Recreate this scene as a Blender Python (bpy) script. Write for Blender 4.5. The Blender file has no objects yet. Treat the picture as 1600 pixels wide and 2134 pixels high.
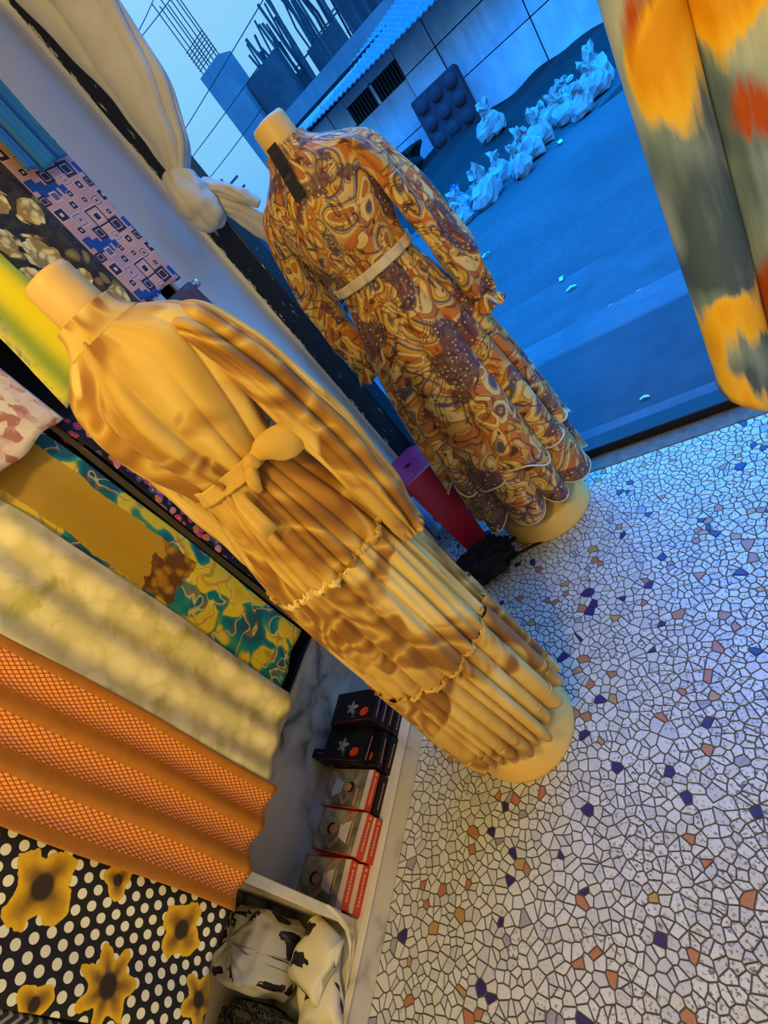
import bpy, math, random
import numpy as np
from mathutils import Vector, Matrix

random.seed(7)
rng = np.random.default_rng(11)
scene = bpy.context.scene
COL = scene.collection
PI = math.pi

# ------------------------------------------------------------------ camera
F = 1080.0; CX, CY = 800.0, 1067.0; EYE = np.array([0.0, 0.0, 1.40])
def _axes():
    d = np.array([2200 - CX, 2550 - CY, F]); up = -d / np.linalg.norm(d)
    w = np.array([1193.66 - CX, -91.14 - CY, F]); w = w - up * (w @ up); w /= np.linalg.norm(w)
    return np.array([np.cross(w, up), w, up])
RW = _axes()
cam_data = bpy.data.cameras.new('camera')
cam_data.sensor_fit = 'HORIZONTAL'; cam_data.sensor_width = 36.0
cam_data.lens = 36.0 * F / 1600.0; cam_data.clip_start = 0.02; cam_data.clip_end = 300
cam = bpy.data.objects.new('camera', cam_data); COL.objects.link(cam)
M = Matrix.Identity(4)
for i in range(3):
    M[i][0] = RW[i][0]; M[i][1] = -RW[i][1]; M[i][2] = -RW[i][2]; M[i][3] = EYE[i]
cam.matrix_world = M
scene.camera = cam
def at(px, py, axis, val):
    """the point where the sight line through a pixel meets the plane axis = val"""
    r = RW @ np.array([px - CX, py - CY, F]); t = (val - EYE[axis]) / r[axis]
    return EYE + r * t
def proj(P):
    v = RW.T @ (np.asarray(P) - EYE)
    return CX + F * v[0] / v[2], CY + F * v[1] / v[2], v[2]

# ------------------------------------------------------------------ view, world
scene.view_settings.view_transform = 'Standard'
scene.view_settings.look = 'None'
scene.view_settings.exposure = 0.0
scene.view_settings.gamma = 1.0
scene.view_settings.use_curve_mapping = False

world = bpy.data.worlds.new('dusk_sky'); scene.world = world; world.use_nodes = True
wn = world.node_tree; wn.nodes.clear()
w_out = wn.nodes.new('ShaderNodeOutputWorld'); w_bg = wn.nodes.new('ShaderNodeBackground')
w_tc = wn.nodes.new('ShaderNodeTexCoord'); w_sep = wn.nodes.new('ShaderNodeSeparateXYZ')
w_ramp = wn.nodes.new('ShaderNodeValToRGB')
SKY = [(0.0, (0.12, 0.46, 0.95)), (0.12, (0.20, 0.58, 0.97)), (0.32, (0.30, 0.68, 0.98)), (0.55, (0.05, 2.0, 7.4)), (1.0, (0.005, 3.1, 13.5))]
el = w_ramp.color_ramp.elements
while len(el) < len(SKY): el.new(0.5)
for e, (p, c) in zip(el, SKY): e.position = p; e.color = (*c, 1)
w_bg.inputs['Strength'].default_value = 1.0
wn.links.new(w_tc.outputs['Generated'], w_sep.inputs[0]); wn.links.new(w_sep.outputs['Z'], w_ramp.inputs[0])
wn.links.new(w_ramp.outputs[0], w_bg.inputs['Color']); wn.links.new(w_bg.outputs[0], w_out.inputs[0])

WARM_LAMP = dict(loc=(-0.30, -0.50, 2.38), power=58, color=(1.0, 0.70, 0.19))
COOL_LAMP = dict(loc=(0.10, -0.30, 2.60), power=26, color=(1.0, 0.94, 0.84), cone=66)

# ------------------------------------------------------------------ helpers
def link(o, parent=None):
    COL.objects.link(o)
    if parent is not None: o.parent = parent
    return o
def tag(o, label=None, cat=None, group=None, kind=None):
    if label: o['label'] = label
    if cat: o['category'] = cat
    if group: o['group'] = group
    if kind: o['kind'] = kind
    return o
def empty(name, loc=(0, 0, 0), rz=0.0):
    o = bpy.data.objects.new(name, None); o.location = loc; o.rotation_euler = (0, 0, rz); o.empty_display_size = 0.1
    return link(o)
def mesh(name, V, Fc, mat, parent=None, smooth=True, uv=None, loc=None):
    me = bpy.data.meshes.new(name)
    me.from_pydata([tuple(map(float, v)) for v in V], [], [tuple(map(int, f)) for f in Fc])
    if uv is not None:
        lay = me.uv_layers.new(name='UVMap')
        idx = np.empty(len(me.loops), dtype=np.int32); me.loops.foreach_get('vertex_index', idx)
        lay.data.foreach_set('uv', np.asarray(uv, dtype=np.float32)[idx].ravel())
    if smooth:
        me.polygons.foreach_set('use_smooth', np.ones(len(me.polygons), dtype=bool))
    if mat is not None: me.materials.append(mat)
    me.update()
    o = bpy.data.objects.new(name, me)
    if loc is not None: o.location = loc
    return link(o, parent)
class MB:
    def __init__(s): s.v = []; s.f = []
    def add(s, V, Fc):
        n = len(s.v); s.v += [tuple(map(float, v)) for v in V]; s.f += [tuple(int(i) + n for i in f) for f in Fc]; return s
    def box(s, x0, x1, y0, y1, z0, z1, b=0.0):
        if b <= 0:
            V = [(x, y, z) for z in (z0, z1) for y in (y0, y1) for x in (x0, x1)]
            return s.add(V, [(0, 2, 3, 1), (4, 5, 7, 6), (0, 1, 5, 4), (2, 6, 7, 3), (0, 4, 6, 2), (1, 3, 7, 5)])
        # chamfered box as a convex hull of 24 points laid out face by face
        b = min(b, (x1 - x0) * .45, (y1 - y0) * .45, (z1 - z0) * .45)
        import bmesh
        bm = bmesh.new(); bmesh.ops.create_cube(bm, size=1.0)
        for v in bm.verts: v.co = Vector(((x0 + x1) / 2 + v.co.x * (x1 - x0), (y0 + y1) / 2 + v.co.y * (y1 - y0), (z0 + z1) / 2 + v.co.z * (z1 - z0)))
        bmesh.ops.bevel(bm, geom=list(bm.edges), offset=b, segments=2, affect='EDGES', profile=0.5)
        bm.verts.index_update()
        s.add([v.co[:] for v in bm.verts], [[v.index for v in f.verts] for f in bm.faces]); bm.free(); return s
    def tube(s, P, r, n=8, cap=True):
        P = [np.asarray(p, float) for p in P]; rs = r if hasattr(r, '__len__') else [r] * len(P)
        V = []; prev = None
        for i, p in enumerate(P):
            t = P[min(i + 1, len(P) - 1)] - P[max(i - 1, 0)]; t = t / (np.linalg.norm(t) + 1e-9)
            if prev is None:
                a = np.array([0, 0, 1.0]) if abs(t[2]) < .9 else np.array([1.0, 0, 0])
            else: a = prev
            a = a - t * (a @ t); a /= np.linalg.norm(a); prev = a; b = np.cross(t, a)
            for k in range(n):
                th = 2 * PI * k / n; V.append(p + rs[i] * (a * math.cos(th) + b * math.sin(th)))
        Fc = [(i * n + k, i * n + (k + 1) % n, (i + 1) * n + (k + 1) % n, (i + 1) * n + k) for i in range(len(P) - 1) for k in range(n)]
        if cap: Fc += [tuple(range(n - 1, -1, -1)), tuple((len(P) - 1) * n + k for k in range(n))]
        return s.add(V, Fc)
    def lathe(s, prof, c=(0, 0), n=48):
        V = []; m = len(prof)
        for r, z in prof:
            for k in range(n):
                th = 2 * PI * k / n; V.append((c[0] + r * math.cos(th), c[1] + r * math.sin(th), z))
        Fc = [(i * n + k, i * n + (k + 1) % n, (i + 1) * n + (k + 1) % n, (i + 1) * n + k) for i in range(m - 1) for k in range(n)]
        Fc += [tuple(range(n - 1, -1, -1)), tuple((m - 1) * n + k for k in range(n))]
        return s.add(V, Fc)
    def build(s, name, mat, parent=None, smooth=False, loc=None):
        return mesh(name, s.v, s.f, mat, parent, smooth, None, loc)
def grid_faces(nu, nv, closed=False):
    Fc = []
    w = nu if closed else nu - 1
    for j in range(nv - 1):
        for i in range(w):
            a = j * nu + i; b = j * nu + (i + 1) % nu
            Fc.append((a, b, b + nu, a + nu))
    return Fc
def solidify(o, t, offset=0.0):
    m = o.modifiers.new('thickness', 'SOLIDIFY'); m.thickness = t; m.offset = offset; return o
def smooth1(x, k=5):
    x = np.asarray(x, float); ker = np.hanning(2 * k + 3)[1:-1]; ker /= ker.sum()
    return np.convolve(np.pad(x, k, mode='edge'), ker, mode='valid')
def prof_fn(tab):
    tab = sorted(tab); z = np.array([t[0] for t in tab]); out = []
    zz = np.linspace(z[0], z[-1], 400)
    for c in range(1, len(tab[0])):
        out.append(smooth1(np.interp(zz, z, [t[c] for t in tab]), 9))
    return lambda q: [float(np.interp(q, zz, o)) for o in out]
def pleats(n, seed, sharp=0.5, jit=0.35):
    """a periodic row of rounded folds with narrow valleys, about 0..1"""
    r = np.random.default_rng(seed); w = 1 + jit * (r.random(n) * 2 - 1); e = np.concatenate([[0], np.cumsum(w)]); e = e / e[-1] * 2 * PI
    amp = 0.55 + 0.45 * r.random(n)
    def f(th):
        th = np.mod(th, 2 * PI); k = np.clip(np.searchsorted(e, th, side='right') - 1, 0, n - 1)
        t = (th - e[k]) / (e[k + 1] - e[k])
        return amp[k] * np.power(np.clip(1 - np.abs(2 * t - 1) ** 2.2, 0, 1), sharp)
    return f

# ------------------------------------------------------------------ material builder
class G:
    def __init__(s, name):
        s.m = bpy.data.materials.new(name); s.m.use_nodes = True; s.t = s.m.node_tree; s.t.nodes.clear()
        s.out = s.t.nodes.new('ShaderNodeOutputMaterial'); s.b = s.t.nodes.new('ShaderNodeBsdfPrincipled')
        s.t.links.new(s.b.outputs[0], s.out.inputs[0])
    def put(s, sock, v):
        if isinstance(v, bpy.types.NodeSocket): s.t.links.new(v, sock)
        elif isinstance(v, (tuple, list)) and sock.type == 'RGBA': sock.default_value = (*v[:3], 1)
        else: sock.default_value = v
    def N(s, t, **k):
        n = s.t.nodes.new(t)
        for a, b in k.items(): setattr(n, a, b)
        return n
    def uv(s): return s.N('ShaderNodeTexCoord').outputs['UV']
    def obj(s): return s.N('ShaderNodeTexCoord').outputs['Object']
    def pos(s): return s.N('ShaderNodeNewGeometry').outputs['Position']
    def map(s, v, scale=(1, 1, 1), loc=(0, 0, 0), rot=(0, 0, 0)):
        n = s.N('ShaderNodeMapping'); s.put(n.inputs['Vector'], v); n.inputs['Scale'].default_value = scale
        n.inputs['Location'].default_value = loc; n.inputs['Rotation'].default_value = rot; return n.outputs[0]
    def math(s, op, a, b=0.0, c=0.0, clamp=False):
        n = s.N('ShaderNodeMath', operation=op, use_clamp=clamp); s.put(n.inputs[0], a); s.put(n.inputs[1], b)
        if op in ('SMOOTH_MIN', 'MULTIPLY_ADD', 'COMPARE', 'WRAP'): s.put(n.inputs[2], c)
        return n.outputs[0]
    def vmath(s, op, a, b):
        n = s.N('ShaderNodeVectorMath', operation=op); s.put(n.inputs[0], a)
        if op == 'SCALE': s.put(n.inputs['Scale'], b)
        else: s.put(n.inputs[1], b)
        return n.outputs[0]
    def noise(s, v, scale, detail=2.0, rough=0.5, dist=0.0):
        n = s.N('ShaderNodeTexNoise'); s.put(n.inputs['Vector'], v); n.inputs['Scale'].default_value = scale
        n.inputs['Detail'].default_value = detail; n.inputs['Roughness'].default_value = rough; n.inputs['Distortion'].default_value = dist
        return n.outputs['Fac'], n.outputs['Color']
    def vor(s, v, scale, metric='EUCLIDEAN', feature='F1', rand=1.0):
        n = s.N('ShaderNodeTexVoronoi', distance=metric, feature=feature); s.put(n.inputs['Vector'], v)
        n.inputs['Scale'].default_value = scale; n.inputs['Randomness'].default_value = rand
        return n.outputs['Distance'], (n.outputs['Color'] if feature != 'DISTANCE_TO_EDGE' else None), (n.outputs['Position'] if feature != 'DISTANCE_TO_EDGE' else None)
    def ramp(s, f, stops, interp='LINEAR'):
        n = s.N('ShaderNodeValToRGB'); n.color_ramp.interpolation = interp; e = n.color_ramp.elements
        while len(e) < len(stops): e.new(0.5)
        for q, (p, c) in zip(e, stops):
            q.position = p; q.color = (*c, 1) if hasattr(c, '__len__') else (c, c, c, 1)
        s.put(n.inputs[0], f); return n.outputs[0]
    def mix(s, f, a, b, mode='MIX'):
        n = s.N('ShaderNodeMix', data_type='RGBA', blend_type=mode); s.put(n.inputs[0], f); s.put(n.inputs[6], a); s.put(n.inputs[7], b)
        return n.outputs[2]
    def sep(s, v):
        n = s.N('ShaderNodeSeparateXYZ'); s.put(n.inputs[0], v); return n.outputs
    def comb(s, x, y, z=0.0):
        n = s.N('ShaderNodeCombineXYZ'); s.put(n.inputs[0], x); s.put(n.inputs[1], y); s.put(n.inputs[2], z); return n.outputs[0]
    def warp(s, v, scale, amp, detail=2):
        _, c = s.noise(v, scale, detail); d = s.vmath('SUBTRACT', c, (0.5, 0.5, 0.5)); return s.vmath('ADD', v, s.vmath('SCALE', d, amp))
    def bump(s, h, strength=0.3, dist=0.002):
        n = s.N('ShaderNodeBump'); n.inputs['Strength'].default_value = strength; n.inputs['Distance'].default_value = dist
        s.put(n.inputs['Height'], h); s.t.links.new(n.outputs[0], s.b.inputs['Normal'])
    def fin(s, col, rough=0.7, metal=0.0, spec=0.3, sheen=0.0, coat=0.0, alpha=None, emit=None, estr=0.0, trans=0.0):
        s.put(s.b.inputs['Base Color'], col); s.put(s.b.inputs['Roughness'], rough); s.b.inputs['Metallic'].default_value = metal
        s.b.inputs['Specular IOR Level'].default_value = spec; s.b.inputs['Sheen Weight'].default_value = sheen
        s.b.inputs['Coat Weight'].default_value = coat; s.b.inputs['Transmission Weight'].default_value = trans
        if emit: s.put(s.b.inputs['Emission Color'], emit); s.b.inputs['Emission Strength'].default_value = estr
        return s.m
def plain(name, c, rough=0.6, var=0.12, scale=18.0, **k):
    g = G(name); f, _ = g.noise(g.obj(), scale, 4, 0.6)
    lo = tuple(x * (1 - var) for x in c); hi = tuple(min(1, x * (1 + var)) for x in c)
    return g.fin(g.ramp(f, [(0.3, lo), (0.7, hi)]), rough, **k)

# ---- setting materials
def m_marble(name, base, vein, scale=3.0):
    g = G(name); p = g.warp(g.pos(), 2.2, 0.5, 4); d, _, _ = g.vor(p, scale, feature='DISTANCE_TO_EDGE')
    f, _ = g.noise(g.pos(), 5, 4); v = g.ramp(d, [(0.0, 1.0), (0.05, 0.5), (0.16, 0.0)])
    k = g.math('MULTIPLY', v, g.ramp(f, [(0.4, 0.0), (0.62, 1.0)]))
    soft = g.mix(g.ramp(f, [(0.3, 0.0), (0.8, 0.35)]), base, tuple(x * 0.78 for x in base))
    return g.fin(g.mix(k, soft, vein), 0.34, spec=0.4)
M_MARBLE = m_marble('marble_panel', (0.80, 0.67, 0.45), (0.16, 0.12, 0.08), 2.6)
M_LEDGE = m_marble('marble_ledge', (0.74, 0.68, 0.52), (0.30, 0.24, 0.14), 4.5)
def m_chip(name, c, dirt=0.85):
    g = G(name); p = g.pos(); x = g.sep(p)
    n1, _ = g.noise(p, 130, 3, 0.6); n2, _ = g.noise(p, 9, 3, 0.6); n3, _ = g.noise(p, 400, 2)
    zone = g.ramp(g.math('ADD', n2, g.math('MULTIPLY', x[0], 0.35)), [(0.20, 0.0), (0.42, 1.0)])
    speck = g.math('MULTIPLY', g.ramp(n1, [(0.545, 0.0), (0.60, 1.0)]), zone)
    col = g.mix(g.math('MULTIPLY', speck, dirt), g.ramp(n3, [(0.3, tuple(v * .92 for v in c)), (0.7, c)]), (0.07, 0.065, 0.06))
    return g.fin(col, 0.32, spec=0.45)
M_CHIPS = [m_chip('chip_white', (0.61, 0.60, 0.52)), m_chip('chip_ivory', (0.565, 0.545, 0.45)), m_chip('chip_grey_white', (0.51, 0.50, 0.46)),
           m_chip('chip_terracotta', (0.42, 0.17, 0.075), 0.3), m_chip('chip_ochre', (0.44, 0.26, 0.08), 0.3),
           m_chip('chip_indigo', (0.035, 0.022, 0.11), 0.1), m_chip('chip_grey', (0.32, 0.30, 0.32), 0.3)]
M_GROUT = plain('grout', (0.085, 0.078, 0.068), 0.9, 0.25, 60)
def m_floor_far():
    g = G('mosaic_far'); p = g.pos(); d, c, _ = g.vor(p, 48, feature='DISTANCE_TO_EDGE'); _, cc, _ = g.vor(p, 48)
    k = g.ramp(g.sep(cc)[0], [(0.0, (0.42, .17, .075)), (0.03, (0.04, .025, .11)), (0.055, (0.74, .72, .66))], 'CONSTANT')
    return g.fin(g.mix(g.ramp(d, [(0.03, 0.0), (0.05, 1.0)]), (0.085, .078, .068), k), 0.35)
M_FLOOR_FAR = m_floor_far()
M_WALL = plain('wall_paint', (0.72, 0.70, 0.66), 0.7, 0.05, 6)
def m_column():
    g = G('column_paint'); p = g.pos(); n, _ = g.noise(p, 40, 5, 0.65); n2, _ = g.noise(p, 5, 3)
    spot = g.ramp(n, [(0.70, 0.0), (0.73, 1.0)])
    return g.fin(g.mix(g.math('MULTIPLY', spot, 0.5), g.ramp(n2, [(0.3, (.80, .78, .75)), (0.7, (.86, .84, .81))]), (0.12, .10, .10)), 0.6)
M_COLUMN = m_column()
def m_blackframe():
    g = G('black_frame_paint'); p = g.pos(); x = g.sep(p); n, _ = g.noise(g.map(p, (1, 1, .35)), 55, 5, 0.7)
    edge = g.ramp(x[0], [(0.0, 0.0), (1.0, 1.0)])
    e = g.math('SUBTRACT', -1.268, x[0]); e = g.math('MULTIPLY', e, 9.0, clamp=True)
    t = g.math('ADD', n, g.math('MULTIPLY', e, 0.9))
    chip = g.ramp(t, [(0.66, 0.0), (0.68, 1.0)])
    return g.fin(g.mix(chip, (0.008, 0.008, 0.009), (0.55, 0.52, 0.45)), 0.35, spec=0.4)
M_FRAME = m_blackframe()
M_BLACK = plain('black_metal', (0.010, 0.010, 0.011), 0.4)
M_CREAMWOOD = plain('cream_board', (0.50, 0.44, 0.28), 0.6)
M_BROWN = plain('brown_threshold', (0.16, 0.10, 0.06), 0.6, 0.3, 30)
M_CHROME = plain('chrome', (0.7, 0.7, 0.72), 0.2, 0.03, metal=1.0)

# ---- printed cloth
def m_gold():
    g = G('gold_marble_print'); u = g.uv(); p = g.map(u, (1.0, 0.62, 1))
    big, _ = g.noise(p, 3.2, 2, 0.5, 1.4); w = g.math('ADD', g.math('MULTIPLY', big, 9.0), g.math('MULTIPLY', g.noise(p, 12, 2)[0], 0.5))
    band = g.math('SINE', g.math('MULTIPLY', w, 3.2)); band = g.math('ADD', g.math('MULTIPLY', band, 0.5), 0.5)
    agate = g.ramp(band, [(0.0, (.26, .105, .010)), (0.35, (.44, .215, .026)), (0.6, (.66, .42, .085)), (0.85, (.50, .26, .032)), (1.0, (.30, .13, .014))])
    zone = g.ramp(g.noise(p, 4.6, 2, 0.5, 0.8)[0], [(0.47, 0.0), (0.51, 1.0)])
    basec = g.ramp(g.noise(p, 5.5, 3, 0.5, 1.0)[0], [(0.32, (.40, .19, .018)), (0.43, (.60, .36, .060)), (0.56, (.74, .50, .115)), (0.72, (.84, .65, .25))])
    col = g.mix(zone, basec, agate)
    g.bump(g.noise(g.map(u, (1, .4, 1)), 55, 3)[0], 0.25, 0.003)
    return g.fin(col, 0.62, sheen=0.15)
M_GOLD = m_gold()
def m_goldplain():
    g = G('gold_plain'); f, _ = g.noise(g.obj(), 9, 3)
    return g.fin(g.ramp(f, [(0.3, (.58, .33, .045)), (0.7, (.74, .48, .095))]), 0.6, sheen=0.15)
M_GOLDPLAIN = m_goldplain()
def m_paisley():
    g = G('paisley_print'); u = g.uv(); p0 = g.map(u, (1.3, 0.95, 1))
    cream = (.74, .53, .17); gold = (.62, .35, .045); orange = (.52, .17, .022); rust = (.26, .07, .022); brown = (.10, .032, .018); plum = (.075, .028, .045); slate = (.10, .095, .125); pale = (.42, .38, .27)
    p = g.warp(p0, 5.0, 0.20, 0); p = g.warp(p, 13, 0.05, 0)
    d, c, _ = g.vor(p, 13.0, rand=0.85); r = g.sep(c)
    t = g.math('ADD', d, g.math('MULTIPLY', g.math('SUBTRACT', g.noise(p, 30, 0)[0], 0.5), 0.20))
    A = g.ramp(t, [(0, slate), (.13, slate), (.15, pale), (.17, brown), (.19, orange), (.27, gold), (.285, rust), (.305, gold), (.33, cream), (.46, cream), (.475, brown), (.49, gold), (.60, cream), (.62, rust), (.64, orange)])
    B = g.ramp(t, [(0, gold), (.07, rust), (.10, orange), (.24, orange), (.255, brown), (.27, cream), (.38, cream), (.395, rust), (.41, gold), (.50, gold), (.515, plum), (.54, slate), (.58, pale), (.595, rust), (.62, cream), (.75, orange)])
    Cc = g.ramp(t, [(0, orange), (.12, gold), (.17, brown), (.185, slate), (.27, slate), (.29, pale), (.31, rust), (.33, cream), (.48, cream), (.50, rust), (.515, orange), (.62, orange), (.64, brown), (.66, gold)])
    col = g.mix(g.math('GREATER_THAN', r[0], 0.36), A, B); col = g.mix(g.math('GREATER_THAN', r[1], 0.64), col, Cc)
    # curling strokes: contour lines of a smooth field, brown edged with rust
    f, _ = g.noise(g.warp(p0, 8, .12, 0), 8.5, 1.0, .4, .9)
    w = g.math('FRACT', g.math('MULTIPLY', f, 9.0)); ln = g.math('ABSOLUTE', g.math('SUBTRACT', w, .5))
    brk = g.ramp(g.noise(p0, 11, 1)[0], [(.42, 0.0), (.48, 1.0)])
    col = g.mix(g.math('MULTIPLY', brk, g.ramp(ln, [(.05, 1.0), (.10, 0.0)])), col, brown)
    col = g.mix(g.math('MULTIPLY', brk, g.ramp(g.math('ABSOLUTE', g.math('SUBTRACT', ln, .17)), [(.02, .8), (.06, 0.0)])), col, rust)
    # small drop-shaped leaves
    q = g.warp(p0, 9, .10, 0); d3, c3, _ = g.vor(g.map(q, (2.0, .85, 1), rot=(0, 0, .5)), 24, rand=1.0); r3 = g.sep(c3)
    leaf = g.ramp(d3, [(.17, 1.0), (.22, 0.0)]); leaf = g.math('MULTIPLY', leaf, g.math('GREATER_THAN', r3[0], 0.62))
    col = g.mix(leaf, col, g.ramp(r3[1], [(0, rust), (.3, slate), (.5, plum), (.7, orange), (.85, cream)], 'CONSTANT'))
    # dark plum fields sown with light dots
    d4, _, _ = g.vor(p0, 70, rand=0.45); dark = g.ramp(g.noise(g.warp(p0, 9, .1, 0), 6.5, 1)[0], [(.575, 0.0), (.595, 1.0)])
    col = g.mix(g.math('MULTIPLY', dark, g.math('MULTIPLY', .8, g.math('SUBTRACT', 1.0, leaf))), col, plum)
    col = g.mix(g.math('MULTIPLY', dark, g.ramp(d4, [(.18, .9), (.26, 0.0)])), col, (.62, .46, .28))
    return g.fin(col, 0.65, sheen=0.1)
M_PAISLEY = m_paisley()
M_CREAMTRIM = plain('cream_trim', (0.72, 0.58, 0.36), 0.6)
M_NAVYTAG = plain('navy_tag', (0.008, 0.010, 0.022), 0.6)
M_TAGTEXT = plain('tag_text', (0.10, 0.09, 0.08), 0.6)
M_SKIN = plain('mannequin_shell', (0.80, 0.52, 0.17), 0.42, 0.05, 5)
M_BASE = plain('mannequin_base', (0.84, 0.54, 0.13), 0.40, 0.04, 5)

def m_geo():
    g = G('square_print'); u = g.uv(); s = g.sep(u); TX, TY = .165, .150
    x = g.math('MODULO', g.math('ADD', s[0], TX * 4), TX); y = g.math('MODULO', g.math('ADD', s[1], TY * 4 + .03), TY)
    dp = (.030, .013, .045); cr = (.66, .50, .38); pu = (.17, .08, .20); bl = (.012, .06, .26)
    n, _ = g.noise(u, 9, 2); pk = g.ramp(n, [(.35, (.62, .34, .25)), (.65, (.46, .25, .27))]); col = pk
    def sq(col, cx, cy, h, rings):
        d = g.math('MAXIMUM', g.math('ABSOLUTE', g.math('SUBTRACT', x, cx)), g.math('ABSOLUTE', g.math('SUBTRACT', y, cy)))
        t = g.math('DIVIDE', d, h); return g.mix(g.math('LESS_THAN', t, 1.0), col, g.ramp(t, rings, 'CONSTANT') if len(rings) > 1 else rings[0][1])
    ink = [(0, dp), (.30, cr), (.42, (.58, .33, .25)), (.74, dp), (.90, cr)]; dark = [(0, cr), (.30, dp), (.86, cr)]; ghost = [(0, dp), (.16, (.56, .34, .30)), (.72, pu), (.84, cr)]; black = [(0, dp), (.5, cr), (.6, dp)]
    for (cx, cy, h) in ((.035, .040, .017), (.055, .030, .016), (.020, .055, .013), (.075, .045, .012), (.090, .026, .010)): col = sq(col, cx, cy, h, [(0, bl)])
    for (cx, cy, h, r) in ((.110, .095, .026, ink), (.055, .105, .017, ghost), (.145, .060, .019, black), (.075, .062, .016, black), (.030, .085, .009, dark), (.020, .130, .015, dark), (.075, .138, .010, dark), (.115, .040, .013, ghost), (.140, .020, .010, dark), (.050, .018, .012, [(0, pu), (.7, cr)]), (.148, .125, .012, ink), (.118, .138, .007, dark), (.155, .092, .007, dark), (.012, .018, .012, black), (.095, .012, .008, dark)): col = sq(col, cx, cy, h, r)
    return g.fin(col, 0.7)
def m_rose():
    g = G('rose_print'); u = g.uv(); s = g.sep(u); w = g.warp(u, 22, .03, 2); ws = g.sep(w); n, _ = g.noise(u, 34, 4)
    pet, pc, _ = g.vor(g.warp(u, 18, .03, 1), 52); r = g.sep(pc)
    lv, lc, _ = g.vor(g.warp(u, 12, .06, 1), 26); lr = g.sep(lc)
    col = g.ramp(n, [(.42, (.020, .013, .007)), (.6, (.060, .038, .012))])
    leaf = g.math('MULTIPLY', g.math('LESS_THAN', lv, .42), g.math('GREATER_THAN', lr[0], .45))
    col = g.mix(leaf, col, g.ramp(g.math('ADD', lv, g.math('MULTIPLY', n, .3)), [(.15, (.42, .28, .05)), (.6, (.13, .08, .015))]))
    for (cx, cy, q) in ((.085, .205, .040), (.125, .115, .026), (.075, .105, .030), (.035, .250, .030), (.010, .165, .026), (.150, .275, .030), (.165, .045, .028), (.060, .010, .030), (.10, .33, .034), (.02, .38, .03), (.15, .42, .04), (.06, .48, .034)):
        dx = g.math('SUBTRACT', ws[0], cx); dy = g.math('SUBTRACT', ws[1], cy); R = g.math('DIVIDE', g.math('SQRT', g.math('ADD', g.math('MULTIPLY', dx, dx), g.math('MULTIPLY', dy, dy))), q)
        sh = g.ramp(g.math('ADD', g.math('MULTIPLY', pet, 1.0), g.math('MULTIPLY', g.math('SUBTRACT', n, .5), .6)), [(.10, (.95, .78, .34)), (.40, (.78, .58, .18)), (.62, (.36, .22, .04))])
        col = g.mix(g.math('LESS_THAN', g.math('ADD', R, g.math('MULTIPLY', g.math('SUBTRACT', r[0], .5), .35)), 1.0), col, sh)
    return g.fin(col, 0.7)
def m_yellowlace():
    g = G('bright_yellow_print'); u = g.uv(); s = g.sep(u); n, _ = g.noise(g.map(u, (1, .45, 1)), 7, 4, .6); n2, _ = g.noise(u, 60, 4, .7)
    edge = g.math('SUBTRACT', 0.045, s[0]); f = g.math('ADD', n, g.math('MULTIPLY', edge, 3.0))
    c = g.ramp(f, [(.46, (1.0, .76, .002)), (.55, (.98, .78, .02)), (.62, (.50, .50, .28)), (.76, (.62, .62, .48))])
    return g.fin(g.mix(g.math('MULTIPLY', g.ramp(n2, [(.5, 0.), (.66, 1.)]), g.ramp(f, [(.5, 0.), (.62, .8)])), c, (.09, .09, .04)), 0.65)
def m_pink():
    g = G('pink_petal_print'); u = g.uv(); p = g.warp(u, 11, .07, 3); d, c, _ = g.vor(p, 44); r = g.sep(c); n, _ = g.noise(p, 40, 4)
    col = g.ramp(g.math('ADD', g.math('MULTIPLY', r[0], .55), g.math('MULTIPLY', n, .55)), [(.34, (.46, .19, .13)), (.42, (.62, .36, .27)), (.55, (.78, .62, .44)), (.8, (.84, .72, .54))])
    return g.fin(col, 0.65)
def m_redflower():
    g = G('small_red_flower_print'); u = g.uv(); p = g.warp(u, 40, .015, 2); d, c, _ = g.vor(p, 46); r = g.sep(c)
    fl = g.ramp(r[0], [(0, (.50, .05, .10)), (.25, (.66, .20, .20)), (.45, (.60, .18, .04)), (.65, (.22, .07, .20)), (.8, (.08, .08, .12))], 'CONSTANT')
    on = g.math('MULTIPLY', g.math('LESS_THAN', d, .46), g.math('GREATER_THAN', r[1], .12)); fl = g.mix(g.math('LESS_THAN', d, .16), fl, (.6, .33, .22))
    return g.fin(g.mix(on, (.010, .007, .013), fl), 0.7)
def m_brownblue():
    g = G('dark_brown_blue_print'); u = g.uv(); n, _ = g.noise(g.warp(u, 8, .1), 14, 4, .6); n2, _ = g.noise(g.map(u, loc=(5, 2, 0)), 9, 3)
    return g.fin(g.ramp(n, [(.36, (.018, .010, .018)), (.48, (.09, .04, .035)), (.6, (.05, .07, .13)), (.72, (.12, .16, .24))]), 0.7)
def teal_pattern(g, u):
    p = g.warp(u, 9, .11, 2); n, _ = g.noise(p, 10, 1.5, .4, .6); n2, _ = g.noise(g.map(p, loc=(4, 4, 0)), 15, 1.5)
    c = g.ramp(n, [(.36, (.012, .10, .11)), (.435, (.005, .20, .19)), (.47, (.05, .30, .10)), (.485, (.62, .44, .04)), (.50, (.75, .55, .02)), (.60, (.72, .50, .015)), (.68, (.50, .27, .02)), (.70, (.70, .50, .03))])
    line = g.ramp(g.math('ABSOLUTE', g.math('SUBTRACT', n2, .52)), [(.0, 1.0), (.006, 1.0), (.014, 0.0)])
    edge = g.ramp(g.math('ABSOLUTE', g.math('SUBTRACT', n2, .50)), [(.0, 1.0), (.03, 0.0)])
    c = g.mix(g.math('MULTIPLY', edge, .7), c, (.33, .15, .02)); return g.mix(g.math('MULTIPLY', line, .8), c, (.75, .60, .15))
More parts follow.
